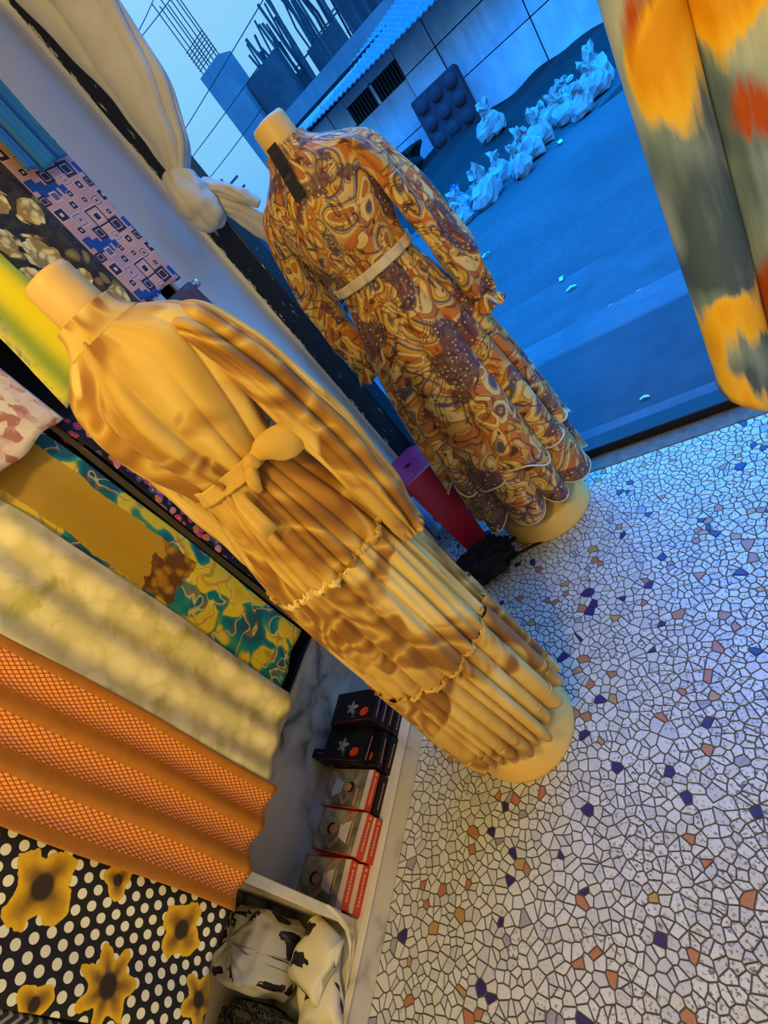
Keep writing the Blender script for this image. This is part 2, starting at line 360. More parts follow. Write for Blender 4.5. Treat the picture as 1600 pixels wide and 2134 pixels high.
def m_mustard():
    g = G('mustard_panel_print'); u = g.uv(); s = g.sep(u); n, _ = g.noise(u, 14, 3)
    pat = teal_pattern(g, u)
    # a plain panel inside a border: u 0.02..0.135, above v 0.36
    w = g.math('MULTIPLY', g.math('SUBTRACT', n, .5), .03)
    inx = g.math('MULTIPLY', g.math('GREATER_THAN', g.math('ADD', s[0], w), .022), g.math('LESS_THAN', g.math('ADD', s[0], w), .142))
    h = g.math('ADD', s[1], g.math('MULTIPLY', g.math('SUBTRACT', g.noise(u, 30, 2)[0], .5), .10))
    iny = g.math('GREATER_THAN', h, .44); flo = g.math('MULTIPLY', g.math('GREATER_THAN', h, .355), g.math('LESS_THAN', h, .45))
    d, c, _ = g.vor(g.warp(u, 25, .03), 40); emb = g.ramp(g.math('ADD', d, g.math('MULTIPLY', g.noise(u, 70, 3)[0], .3)), [(.2, (.50, .27, .015)), (.5, (.34, .16, .008)), (.75, (.13, .05, .005))])
    pl = g.ramp(g.noise(g.map(u, (1, .2, 1)), 12, 2)[0], [(.3, (.44, .245, .006)), (.7, (.54, .32, .010))])
    col = g.mix(g.math('MULTIPLY', inx, flo), pat, emb); col = g.mix(g.math('MULTIPLY', inx, iny), col, pl)
    return g.fin(col, 0.6)
def m_creamfab():
    g = G('cream_green_petal_print'); u = g.uv(); p = g.warp(u, 12, .05, 3); d, c, _ = g.vor(p, 22, rand=.9); n, _ = g.noise(g.map(u, (1, .7, 1)), 6.5, 4, .6)
    base = g.ramp(g.math('ADD', d, g.math('MULTIPLY', n, .3)), [(.2, (.84, .74, .38)), (.55, (.76, .66, .31)), (.8, (.62, .54, .22))])
    gr = g.ramp(g.noise(p, 9, 4, .65)[0], [(.52, 0.0), (.66, .85)])
    return g.fin(g.mix(gr, base, (.40, .37, .05)), 0.65)
def m_orange():
    g = G('orange_lattice_print'); u = g.uv(); s = g.sep(u); P = .0775
    st = g.math('FRACT', g.math('DIVIDE', g.math('ADD', s[0], .012), P)); band = g.math('GREATER_THAN', st, .42)
    a = g.math('FRACT', g.math('MULTIPLY', g.math('ADD', s[0], g.math('MULTIPLY', s[1], .5)), 135)); b = g.math('FRACT', g.math('MULTIPLY', g.math('SUBTRACT', s[0], g.math('MULTIPLY', s[1], .5)), 135))
    ln = g.math('MAXIMUM', g.math('LESS_THAN', a, .26), g.math('LESS_THAN', b, .26))
    lat = g.mix(ln, (.80, .33, .06), (.33, .055, .006)); pl = g.ramp(g.noise(u, 40, 2)[0], [(.3, (.44, .145, .004)), (.7, (.50, .175, .006))])
    return g.fin(g.mix(band, pl, lat), 0.6)
def m_polka():
    g = G('polka_sunflower_print'); u = g.uv(); s = g.sep(u); k = .0225
    p = g.math('DIVIDE', s[0], k); q = g.math('DIVIDE', s[1], k * 1.12); row = g.math('FLOOR', q); odd = g.math('FRACT', g.math('MULTIPLY', row, .5))
    fx = g.math('SUBTRACT', g.math('FRACT', g.math('ADD', p, odd)), .5); fy = g.math('SUBTRACT', g.math('FRACT', q), .5)
    dd = g.math('SQRT', g.math('ADD', g.math('MULTIPLY', fx, fx), g.math('MULTIPLY', fy, fy)))
    col = g.mix(g.math('LESS_THAN', dd, .33), (.010, .008, .007), (.72, .70, .50))
    nz, _ = g.noise(u, 34, 2)
    for (cx, cy, r, ph, np_) in ((.139, .385, .052, .4, 4), (.148, .095, .044, .2, 4), (.045, .215, .047, 1.9, 7), (.180, .260, .026, .5, 3), (.010, .33, .026, 1.3, 3), (.06, .02, .035, .7, 5), (.06, .56, .045, 1.3, 5), (.19, .58, .035, .2, 4)):
        dx = g.math('SUBTRACT', s[0], cx); dy = g.math('SUBTRACT', s[1], cy); R = g.math('SQRT', g.math('ADD', g.math('MULTIPLY', dx, dx), g.math('MULTIPLY', dy, dy)))
        an = g.math('ARCTAN2', dy, dx); pe = g.math('MULTIPLY', g.math('SINE', g.math('ADD', g.math('MULTIPLY', an, np_), ph)), .20)
        t = g.math('DIVIDE', R, r); t = g.math('ADD', g.math('ADD', t, pe), g.math('MULTIPLY', g.math('SUBTRACT', nz, .5), .7))
        fl = g.ramp(t, [(.30, (.20, .095, .008)), (.6, (.40, .21, .008)), (.9, (.68, .39, .008))])
        fl = g.mix(g.ramp(g.math('DIVIDE', R, r), [(.30, 1.0), (.42, 0.0)]), fl, (.030, .016, .006))
        col = g.mix(g.math('LESS_THAN', t, 1.0), col, fl)
    return g.fin(col, 0.6)
def m_tiedye():
    g = G('yellow_grey_tie_dye'); u = g.uv(); f, _ = g.noise(g.map(u, (1, .07, 1)), 70, 3); fs = g.math('MULTIPLY', g.math('SUBTRACT', f, .5), .20)
    p = g.warp(g.map(u, (1, .55, 1)), 5, .22, 2)
    grey = g.ramp(g.math('ADD', g.noise(p, 7, 2)[0], fs), [(.36, (.060, .105, .17)), (.46, (.18, .27, .34)), (.56, (.36, .45, .46)), (.68, (.58, .62, .52))])
    ny = g.math('ADD', g.noise(g.map(p, loc=(5, 3, 0)), 7.5, 1.5)[0], fs)
    yel = g.ramp(ny, [(.50, (.70, .55, .16)), (.56, (.88, .50, .02)), (.64, (.74, .33, .006))])
    col = g.mix(g.ramp(ny, [(.50, 0.0), (.545, 1.0)]), grey, yel)
    nr = g.math('ADD', g.noise(g.map(p, (1.4, .8, 1), loc=(9, 2, 0)), 6.0, 1.5)[0], fs)
    col = g.mix(g.ramp(nr, [(.60, 0.0), (.65, 1.0)]), col, (.42, .07, .004))
    return g.fin(col, 0.6)
def m_bluecloth():
    g = G('teal_blue_cloth'); n, _ = g.noise(g.map(g.uv(), (1, .2, 1)), 18, 3)
    return g.fin(g.ramp(n, [(.3, (.001, .10, .27)), (.7, (.002, .16, .40))]), .6, sheen=.2)
def m_zigzag():
    g = G('zigzag_print'); s = g.sep(g.uv()); z = g.math('PINGPONG', g.math('MULTIPLY', s[0], 1.0), .012)
    f = g.math('FRACT', g.math('MULTIPLY', g.math('ADD', s[1], z), 60)); return g.fin(g.mix(g.math('LESS_THAN', f, .4), (.02, .02, .018), (.22, .24, .17)), .7)
def m_bw(name, dark=False):
    g = G(name); o = g.uv(); p = g.warp(o, 14, .06, 3); d, c, _ = g.vor(g.map(p, (1, .7, 1)), 17); r = g.sep(c); n, _ = g.noise(p, 38, 3)
    on = g.math('MULTIPLY', g.math('LESS_THAN', g.math('ADD', d, g.math('MULTIPLY', n, .5)), .60), g.math('GREATER_THAN', r[0], .38))
    fl = g.ramp(n, [(.4, (.012, .010, .022)), (.6, (.04, .035, .05)), (.7, (.3, .28, .22))])
    if dark:
        w, _ = g.noise(p, 26, 2, .5, 1.5); ln = g.ramp(g.math('ABSOLUTE', g.math('SUBTRACT', w, .5)), [(.0, 1.), (.02, .8), (.05, 0.)])
        return g.fin(g.mix(ln, (.012, .012, .010), (.16, .14, .06)), .75)
    return g.fin(g.mix(on, (.74, .69, .50), fl), .65)
def m_curtain():
    g = G('grey_curtain_cloth'); n, _ = g.noise(g.uv(), 8, 4, .6); g.bump(g.noise(g.uv(), 40, 3)[0], .2, .003)
    return g.fin(g.ramp(n, [(.3, (.46, .44, .38)), (.7, (.58, .55, .48))]), .8, sheen=.2)

# ---- plastics, cartons
def m_stool():
    g = G('red_plastic'); s = g.sep(g.obj()); a = g.math('ARCTAN2', s[1], s[0]); n = g.N('ShaderNodeTexNoise'); n.noise_dimensions = '1D'
    g.put(n.inputs['W'], g.math('MULTIPLY', a, 9.0)); n.inputs['Scale'].default_value = 1.6; n.inputs['Detail'].default_value = 3
    k = g.ramp(n.outputs['Fac'], [(.60, 0.), (.64, 1.)]); n2, _ = g.noise(g.obj(), 22, 2); r = g.math('SQRT', g.math('ADD', g.math('MULTIPLY', s[0], s[0]), g.math('MULTIPLY', s[1], s[1])))
    m = g.math('MULTIPLY', g.math('MULTIPLY', k, g.math('LESS_THAN', r, .11)), g.ramp(n2, [(.5, 0.), (.6, .5)]))
    return g.fin(g.mix(m, (.46, .012, .050), (.62, .22, .30)), .35, spec=.5)
M_STOOL = m_stool()
M_BLACKCARD = plain('black_card', (0.008, 0.007, 0.008), 0.35, 0.3, 10)
M_REDCARD = plain('red_card', (0.62, 0.060, 0.018), 0.4)
M_GREYCARD = None
def m_greycard():
    g = G('grey_green_card_print'); n, _ = g.noise(g.obj(), 13, 2, .5, .8)
    return g.fin(g.ramp(n, [(.35, (.10, .09, .045)), (.55, (.22, .21, .12)), (.7, (.50, .46, .27))]), .3)
M_GREYCARD = m_greycard()
M_SKINPRINT = plain('tan_print', (0.42, 0.22, 0.10), 0.4, .2, 40)
M_HAIRPRINT = plain('dark_hair_print', (0.03, 0.012, 0.008), 0.4)
M_WHITEPRINT = plain('white_print', (0.62, 0.54, 0.44), 0.45)
M_PINKPRINT = plain('pink_print', (0.60, 0.25, 0.18), 0.45)
M_LEAFPRINT = plain('silver_leaf_print', (0.34, 0.32, 0.22), 0.35, .4, 60)
M_REDPRINT = plain('red_flower_print', (0.65, 0.045, 0.012), 0.4, .4, 90)
M_BAG = plain('black_bag_cloth', (0.006, 0.006, 0.007), 0.75)
M_BLUEPLASTIC = plain('blue_plastic', (0.01, 0.12, 0.65), 0.4)

# ---- street
def m_road():
    g = G('asphalt'); p = g.pos(); n, _ = g.noise(p, .8, 5, .6); n2, _ = g.noise(p, 26, 4, .7); x = g.sep(p)
    c = g.ramp(n, [(.35, (.042, .044, .047)), (.65, (.066, .069, .072))]); c = g.mix(g.ramp(n2, [(.35, .5), (.55, 0.)]), c, (.03, .03, .033))
    g.bump(n2, .7, .03); return g.fin(c, .75)
def m_concrete(name, a, b, sc=3):
    g = G(name); n, _ = g.noise(g.pos(), sc, 6, .6); n2, _ = g.noise(g.map(g.pos(), (1, 1, .15)), sc * 4, 3); g.bump(n2, .4, .01)
    return g.fin(g.ramp(g.math('ADD', g.math('MULTIPLY', n, .6), g.math('MULTIPLY', n2, .4)), [(.35, a), (.65, b)]), .85)
M_ROAD = m_road(); M_PAVE = m_concrete('pavement', (.036, .040, .044), (.054, .058, .063), 2)
M_SILL = m_concrete('kerb_concrete', (.070, .077, .084), (.095, .102, .112), 4)
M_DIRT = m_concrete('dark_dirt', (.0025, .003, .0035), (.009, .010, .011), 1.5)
M_BANK = m_concrete('grey_bank', (.045, .048, .052), (.075, .08, .085), 1.2)
M_FACADE = m_concrete('facade_sheet', (.36, .47, .56), (.56, .66, .74), 1.4)
M_FACADE2 = m_concrete('facade_sheet_worn', (.30, .40, .48), (.48, .58, .66), 1.8)
M_ROOF = m_concrete('roof_sheet', (.085, .095, .12), (.15, .165, .19), 6)
M_CONC = m_concrete('raw_concrete', (.12, .135, .15), (.18, .195, .21), .8)
M_CONCD = m_concrete('dark_concrete', (.035, .04, .048), (.07, .075, .085), .8)
M_WOOD = m_concrete('pole_wood', (.035, .038, .045), (.08, .085, .095), 5)
M_STEEL = plain('rebar_steel', (.05, .055, .065), .7)
M_SACK = m_concrete('sack_cloth', (.22, .25, .24), (.31, .34, .33), 9)
M_CRATE = m_concrete('dark_padding', (.030, .020, .030), (.055, .035, .05), 4)
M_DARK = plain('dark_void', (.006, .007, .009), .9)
M_WIRE = plain('wire', (.02, .02, .025), .7)

# ------------------------------------------------------------------ room shell
XW = -1.60
def structure(o): o['kind'] = 'structure'; return o
floor = structure(MB().box(XW, 2.2, -2.2, 1.72, -0.12, -0.006).build('floor', M_FLOOR_FAR))
structure(MB().box(XW - .12, XW, -2.2, 1.96, -0.12, 2.95).build('wall_left', M_WALL))
structure(MB().box(2.2, 2.32, -2.2, 1.96, -0.12, 2.95).build('wall_right', M_WALL))
structure(MB().box(XW - .12, 2.32, -2.32, -2.2, -0.12, 2.95).build('wall_back', M_WALL))
structure(MB().box(XW - .12, 2.32, -2.32, 1.96, 2.95, 3.05).build('ceiling', M_WALL))
structure(MB().box(XW, -1.310, 1.375, 1.80, -0.12, 2.95).build('wall_column', M_COLUMN))
structure(MB().box(XW, -1.291, 1.80, 1.96, -0.12, 2.95).build('wall_front', M_COLUMN))
structure(MB().box(-1.275, 2.2, 1.815, 1.96, 2.72, 2.95).build('wall_lintel', M_WALL))
door = structure(empty('door_1', (-1.23, 1.84, 0)))
MB().box(-.060, .042, -.045, .05, 0.0, 2.72, .004).build('jamb', M_FRAME, door)
MB().box(.04, 2.6, -.035, .05, -.005, .045, .004).build('bottom_rail', M_BLACK, door)
MB().box(.04, 3.40, -.045, .05, 2.66, 2.72, .004).build('head_rail', M_FRAME, door)
structure(MB().box(-1.275, 2.2, 1.72, 1.81, -0.12, 0.004, .003).build('trim_1', M_BROWN))
structure(MB().box(-1.6, 3.0, 1.89, 2.06, -0.3, -0.03, .01).build('trim_2', M_SILL))

# ---- mosaic chips
def clip(poly, nx, ny, d):
    out = []; n = len(poly)
    for i in range(n):
        ax, ay = poly[i]; bx, by = poly[(i + 1) % n]; da = ax * nx + ay * ny - d; db = bx * nx + by * ny - d
        if da <= 0: out.append((ax, ay))
        if (da < 0) != (db < 0):
            t = da / (da - db); out.append((ax + (bx - ax) * t, ay + (by - ay) * t))
    return out
def mosaic():
    X0, X1, Y0, Y1, S = -1.155, 0.52, -0.28, 1.718, 0.0212
    nx, ny = int((X1 - X0) / S), int((Y1 - Y0) / S)
    keep = rng.random((nx, ny)) > 0.17
    jx = rng.random((nx, ny)); jy = rng.random((nx, ny))
    cells = {}
    for i in range(nx):
        for j in range(ny):
            if keep[i, j]: cells[i, j] = (X0 + (i + jx[i, j]) * S, Y0 + (j + jy[i, j]) * S)
    res = []
    gap = 0.0016
    for (i, j), (x, y) in cells.items():
        poly = [(x - .05, y - .05), (x + .05, y - .05), (x + .05, y + .05), (x - .05, y + .05)]
        for di in (0, 1, -1, 2, -2):
            for dj in (0, 1, -1, 2, -2):
                if di == 0 and dj == 0: continue
                q = cells.get((i + di, j + dj))
                if q is None: continue
                dx, dy = q[0] - x, q[1] - y; L = math.hypot(dx, dy)
                if L < 1e-6: continue
                dx /= L; dy /= L
                poly = clip(poly, dx, dy, (dx * (x + q[0]) + dy * (y + q[1])) / 2 - gap)
                if len(poly) < 3: break
            if len(poly) < 3: break
        if len(poly) < 3: continue
        poly = clip(poly, -1, 0, -X0); poly = clip(poly, 0, 1, Y1) if len(poly) > 2 else poly
        if len(poly) < 3: continue
        # drop near-double corners
        pp = [p for k, p in enumerate(poly) if math.hypot(p[0] - poly[k - 1][0], p[1] - poly[k - 1][1]) > .0012]
        if len(pp) < 3: continue
        a = 0.5 * sum(pp[k - 1][0] * pp[k][1] - pp[k][0] * pp[k - 1][1] for k in range(len(pp)))
        if abs(a) < 2.0e-5: continue
        if a < 0: pp.reverse()
        res.append((pp, abs(a)))
    return res
chips = mosaic()
MB().box(-1.16, 0.53, -0.29, 1.719, -0.006, -0.0012).build('grout_bed', M_GROUT, floor)
def chip_geo(pp, z):
    n = len(pp); cx = sum(p[0] for p in pp) / n; cy = sum(p[1] for p in pp) / n
    V = [(x, y, -.003) for x, y in pp] + [(x, y, z - .0006) for x, y in pp] + [(cx + (x - cx) * .95, cy + (y - cy) * .95, z) for x, y in pp]
    Fc = [tuple(range(2 * n, 3 * n))]
    for k in range(n):
        m = (k + 1) % n; Fc += [(k, m, n + m, n + k), (n + k, n + m, 2 * n + m, 2 * n + k)]
    return (cx, cy), V, Fc
scored = []
for k, (pp, a) in enumerate(chips):
    n = len(pp); cx = sum(p[0] for p in pp) / n; cy = sum(p[1] for p in pp) / n
    u, v, d = proj((cx, cy, 0)); vis = d > 0 and 5 < u < 1595 and 5 < v < 2129
    if vis:
        q = [proj((x, y, 0)) for x, y in pp]; s = abs(0.5 * sum(q[i - 1][0] * q[i][1] - q[i][0] * q[i - 1][1] for i in range(n)))
        vis = s if u > 770 and math.hypot(cx + .79, cy - .68) > .2 else 0
    scored.append((float(vis), k))
best = {k for s, k in sorted(scored, reverse=True)[:300]}
bulk = {}
for k, (pp, a) in enumerate(chips):
    r = random.random(); big = a > 2.2e-4
    mi = 3 if r < .026 else 4 if r < .036 else 5 if r < .058 else 6 if r < .068 else random.choice((0, 0, 1, 2))
    z = random.uniform(.0008, .0016); c, V, Fc = chip_geo(pp, z)
    if k in best:
        mesh('tile_chip', [(x - c[0], y - c[1], zz) for x, y, zz in V], Fc, M_CHIPS[mi], floor, False, None, (c[0], c[1], 0))
    else: bulk.setdefault(mi, MB()).add(V, Fc)
bv, bf, bm_ = [], [], []
for mi, mb in bulk.items():
    n = len(bv); bv += mb.v; bf += [tuple(i + n for i in f) for f in mb.f]; bm_ += [mi] * len(mb.f)
o = mesh('tile_chips', bv, bf, None, floor, False); o['kind'] = 'stuff'
for m in M_CHIPS: o.data.materials.append(m)
o.data.polygons.foreach_set('material_index', np.array(bm_, dtype=np.int32))

# ------------------------------------------------------------------ ceiling lamps
def lamp(d, name, label):
    root = empty(name, (d['loc'][0], d['loc'][1], 2.95)); z = d['loc'][2] - 2.95
    MB().lathe([(.001, -.03), (.05, -.03), (.05, 0), (.001, 0)]).build('mount', M_WALL, root)
    MB().tube([(0, 0, -.02), (0, 0, z + .14)], .006).build('cord', M_BLACK, root)
    MB().lathe([(.02, z + .06), (.024, z + .14), (.01, z + .16)], n=24).build('socket', M_BLACK, root)
    g = G(name + '_glow'); m = g.fin((.9, .85, .7), .4, emit=d['color'], estr=6.0)
    MB().lathe([(.004, z - .05), (.03, z - .04), (.045, z - .01), (.042, z + .02), (.022, z + .06)], n=24).build('bulb', m, root, True)
    L = bpy.data.lights.new(name + '_light', 'SPOT' if 'cone' in d else 'POINT'); L.energy = d['power']; L.color = d['color']; L.shadow_soft_size = .09
    if 'cone' in d:
        L.spot_size = math.radians(d['cone']); L.spot_blend = 1.0
        V = []; n = 40
        for r, q in ((.03, .12), (.06, .10), (.10, .02), (.12, -.06)): V += [(r * math.cos(2 * PI * k / n), r * math.sin(2 * PI * k / n), z + q) for k in range(n)]
        solidify(mesh('shade', V, grid_faces(n, 4, True), M_BLACK, root), .002)  # unseen shade, added to go with the cone that keeps light off the doorway
    lo = bpy.data.objects.new('lamp_light', L); lo.location = (0, 0, z - .16); link(lo, root)
    tag(root, label, 'lamp')
lamp(WARM_LAMP, 'ceiling_bulb', 'warm yellow bulb hanging over the aisle by the fabric shelves')
lamp(COOL_LAMP, 'ceiling_bulb', 'neutral white bulb with an added unseen dark shade over the open floor')

ADDED_FILL_LAMP = dict(loc=(-0.25, -2.0, 1.85), power=26, color=(1.0, 0.74, 0.28))  # unseen fill light, added to warm the shelf recess and hanging cloths
def wall_lamp(d):
    root = empty('wall_lamp', (d['loc'][0], -2.2, d['loc'][2]))
    MB().box(-.05, .05, 0, .02, -.07, .07, .004).build('wall_plate', M_WALL, root)
    MB().tube([(0, .02, 0), (0, .10, .02), (0, .16, -.01)], .010).build('arm', M_CHROME, root, True)
    g = G('wall_lamp_glow'); m = g.fin((.9, .85, .7), .4, emit=d['color'], estr=5.0)
    MB().lathe([(.004, -.10), (.03, -.09), (.045, -.06), (.040, -.03), (.02, .0)], (0, .17), 24).build('bulb', m, root, True)
    L = bpy.data.lights.new('wall_lamp_light', 'POINT'); L.energy = d['power']; L.color = d['color']; L.shadow_soft_size = .08
    lo = bpy.data.objects.new('lamp_light', L); lo.location = (0, .30, -.05); link(lo, root); tag(root, 'added unseen warm fill bulb on the back wall', 'lamp')
wall_lamp(ADDED_FILL_LAMP)

# ------------------------------------------------------------------ shelf along the left wall
shelf = empty('display_shelf', (-1.35, 0.4, 0))
tag(shelf, 'marble-based wall shelf with black posts and cloth rails', 'shelf')
def sp(name, mb, mat, smooth=False):
    V = [(v[0] + 1.35, v[1] - .4, v[2]) for v in mb.v]; return mesh(name, V, mb.f, mat, shelf, smooth)
LEDGE_Z = .085
sp('ledge', MB().box(-1.595, -1.152, -1.2, 1.32, 0, LEDGE_Z, .006), M_LEDGE)
sp('ledge_lip', MB().box(-1.168, -1.147, -1.2, 1.32, LEDGE_Z, LEDGE_Z + .006, .002), M_LEDGE)
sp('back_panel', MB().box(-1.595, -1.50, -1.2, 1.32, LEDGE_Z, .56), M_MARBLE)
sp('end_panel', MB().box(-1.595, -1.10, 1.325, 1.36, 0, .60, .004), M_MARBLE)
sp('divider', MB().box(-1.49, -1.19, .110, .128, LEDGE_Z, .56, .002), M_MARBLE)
sp('edge_strip', MB().box(-1.191, -1.181, .107, .131, .16, .556, .002), plain('white_edging', (.72, .66, .48), .5))
sp('base_strip', MB().box(-1.49, -1.185, .1285, .1318, LEDGE_Z, LEDGE_Z + .03, .001), plain('brown_strip', (.20, .14, .05), .6))
# the edging has come loose at its foot and curls towards the aisle
cp = [(-1.184, .119, .22), (-1.180, .112, .17), (-1.172, .095, .135), (-1.165, .07, .118), (-1.162, .045, .112), (-1.165, .015, .104), (-1.170, -.015, .096)]
V = []; Fc = []
for i, p in enumerate(cp):
    V += [(p[0] + 1.35 - .008 + .003 * i, p[1] - .4, p[2] + .004), (p[0] + 1.35 + .008 - .001 * i, p[1] - .4 + .012 - .002 * i, p[2] - .002)]
Fc = [(2 * i, 2 * i + 1, 2 * i + 3, 2 * i + 2) for i in range(len(cp) - 1)]
solidify(mesh('loose_edging', V, Fc, bpy.data.materials['white_edging'], shelf), .002)
sp('shelf_board', MB().box(-1.595, -1.175, -1.2, 1.32, .560, .582, .002), M_BLACK)
sp('board_edge', MB().box(-1.1748, -1.166, -1.2, 1.32, .556, .572, .001), M_CREAMWOOD)
for yy in (-.62, .695, 1.30):
    sp('post', MB().box(-1.20, -1.150, yy, yy + .020, .582, 2.40, .002), M_BLACK)
    sp('post_edge', MB().box(-1.1495, -1.142, yy - .002, yy + .012, .582, 2.40, .001), M_CREAMWOOD)
sp('black_backing', MB().box(-1.30, -1.29, -1.2, 1.32, .582, 2.40), M_BLACK)
sp('cloth_rail', MB().tube([(-1.135, -.85, 1.455), (-1.135, 1.372, 1.455)], .010), M_CHROME, True)
sp('rail_knob', MB().lathe([(.002, 1.355 - .013 + .1), (.010, 1.445), (.013, 1.455), (.010, 1.465), (.002, 1.468)], (-1.135, 1.374), 16), M_CHROME, True)
sp('cloth_rail', MB().tube([(-1.135, -.85, 2.36), (-1.135, 1.36, 2.36)], .010), M_CHROME, True)
for zz in (1.455, 2.36):
    for yy in (-.60, .712, 1.318):
        sp('rail_bracket', MB().tube([(-1.152, yy, zz), (-1.135, yy, zz)], .006), M_BLACK)

def hang(name, label, y0, y1, xf, ztop, hem, mat, folds=(), group=None, nu=60, nv=70, drop_back=.10, hem_l=None, hem_r=None, thick=.003, flare=0.0, edge=None, rail_x=-1.135):
    """a cloth hung over a rail: the front falls from ztop to the hem at x = xf; u runs along the rail, v up from the hem"""
    V = []; UV = []; us = np.linspace(0, y1 - y0, nu)
    h0 = hem if hem_l is None else hem_l; h1 = hem if hem_r is None else hem_r
    rr = .013 + abs(xf - rail_x) * 0
    prof = [(rail_x - rr, ztop - drop_back)] + [(rail_x + rr * math.cos(t), ztop + rr * math.sin(t)) for t in np.linspace(PI, PI * .15, 7)]
    nf = nv - len(prof)
    for j in range(nv):
        for u in us:
            f = u / (y1 - y0); hz = h0 + (h1 - h0) * f
            if j < len(prof): x, z = prof[j]; s = 0.0
            else:
                s = (j - len(prof) + 1) / nf; z = ztop - s * (ztop - hz); k = min(1, s * 6); k = k * k * (3 - 2 * k)
                x = (rail_x + rr) * (1 - k) + xf * k
                for (A, lam, ph, gr) in folds: x += A * k * (gr * s + 1 - gr) * math.sin(2 * PI * u / lam + ph + .6 * math.sin(3 * s + ph))
                x += flare * s
                z += .004 * math.sin(u * 55 + 1.3) * (s > .9)
            y = y0 + u + (edge(s, f) if edge else 0) + .003 * math.sin(9 * s + f * 3)
            V.append((x, y, z)); UV.append((u, (z - hz)))
    o = mesh(name, V, grid_faces(nu, nv), mat, None, True, UV); solidify(o, thick)
    tag(o, label, 'fabric', group); return o
GLOW, GUP = 'lengths of printed cloth on the lower rail', 'lengths of printed cloth on the upper rail'
LT, UT = 1.457, 2.362
hang('hanging_fabric', 'black polka-dot cloth with mustard sunflowers beside the orange cloth', -.150, .068, -1.108, LT, .555, m_polka(), [(.006, .16, .4, .6)], GLOW, hem_l=.53, hem_r=.575)
hang('hanging_fabric', 'orange cloth with lattice-patterned stripes hanging in broad folds', .046, .285, -1.088, LT, .575, m_orange(), [(.011, .0775, 2.2, .5), (.004, .2, 0, .5)], GLOW, nu=96, hem_l=.57, hem_r=.575)
hang('hanging_fabric', 'pale cream cloth with yellow-green petal smudges', .278, .490, -1.092, LT, .615, m_creamfab(), [(.010, .085, .6, .5), (.004, .19, 1, .5)], GLOW, nu=80, hem_l=.60, hem_r=.625)
hang('hanging_fabric', 'yellow and teal cloth with a plain mustard panel', .482, .660, -1.105, LT, .665, m_mustard(), [(.003, .13, .2, .6)], GLOW, hem_l=.65, hem_r=.665)
hang('hanging_fabric', 'dark cloth with small red and pink flowers behind the gold dress', .690, .985, -1.106, LT, .66, m_redflower(), [(.005, .11, .2, .6)], GLOW)
hang('hanging_fabric', 'dark brown and blue cloth next to the white column', 1.115, 1.345, -1.105, LT, .585, m_brownblue(), [(.006, .12, .2, .6)], GLOW)
hang('hanging_fabric', 'dark zigzag-striped cloth next to the polka-dot cloth', -.46, -.155, -1.112, LT, .56, m_zigzag(), [(.006, .13, .2, .6)], GLOW)
hang('hanging_fabric', 'folded pink and cream petal-print cloth above the mustard panel', .40, .685, -1.078, UT, 1.425, m_pink(), [(.004, .21, .2, .4)], GUP, thick=.014, hem_l=1.425, hem_r=1.428)
hang('hanging_fabric', 'bright yellow cloth with a grey-green lace border', .748, .912, -1.09, UT, 1.47, m_yellowlace(), [(.010, .12, 1.2, .5)], GUP, hem_l=1.43, hem_r=1.50, edge=lambda s, f: -.018 * math.sin(s * 7) * (1 - f) - .02 * (1 - f) * s)
hang('hanging_fabric', 'dark brown cloth with pale yellow roses', .912, 1.115, -1.10, UT, 1.495, m_rose(), [(.004, .14, .2, .6)], GUP)
hang('hanging_fabric', 'pink cloth printed with purple squares', 1.112, 1.300, -1.102, UT, 1.492, m_geo(), [(.002, .14, .2, .6)], GUP)
hang('hanging_fabric', 'plain blue cloth hung short over the square-print cloth', 1.125, 1.270, -1.075, UT, 1.835, m_bluecloth(), [(.008, .07, .2, .5), (.004, .03, 1, .5)], GUP, hem_l=1.83, hem_r=1.835)
# ragged lace end of the bright yellow cloth
# ------------------------------------------------------------------ cartons on the ledge
def text_mesh(body, size):
    c = bpy.data.curves.new('txt', 'FONT'); c.body = body; c.size = size; c.align_x = 'CENTER'; c.align_y = 'CENTER'; c.resolution_u = 2
    ob = bpy.data.objects.new('txt', c); COL.objects.link(ob)
    me = bpy.data.meshes.new_from_object(ob.evaluated_get(bpy.context.evaluated_depsgraph_get())); bpy.data.objects.remove(ob); return me
def decal(name, pts, mat, parent, z):
    n = len(pts); V = [(x, y, z) for x, y in pts] + [(x, y, z - .0006) for x, y in pts]
    Fc = [tuple(range(n)), tuple(range(2 * n - 1, n - 1, -1))] + [(k, n + k, n + (k + 1) % n, (k + 1) % n) for k in range(n)]
    return mesh(name, V, Fc, mat, parent, False)
def ell(cx, cy, a, b, rot=0, n=14):
    return [(cx + a * math.cos(t) * math.cos(rot) - b * math.sin(t) * math.sin(rot), cy + a * math.cos(t) * math.sin(rot) + b * math.sin(t) * math.cos(rot)) for t in np.linspace(0, 2 * PI, n, endpoint=False)]
def limb(P, w):
    L = []; Rr = []
    for i, p in enumerate(P):
        a = np.array(P[min(i + 1, len(P) - 1)]) - np.array(P[max(i - 1, 0)]); a = a / np.linalg.norm(a); n = np.array([-a[1], a[0]]) * w[i] / 2
        L.append(tuple(np.array(p) + n)); Rr.append(tuple(np.array(p) - n))
    return L + Rr[::-1]
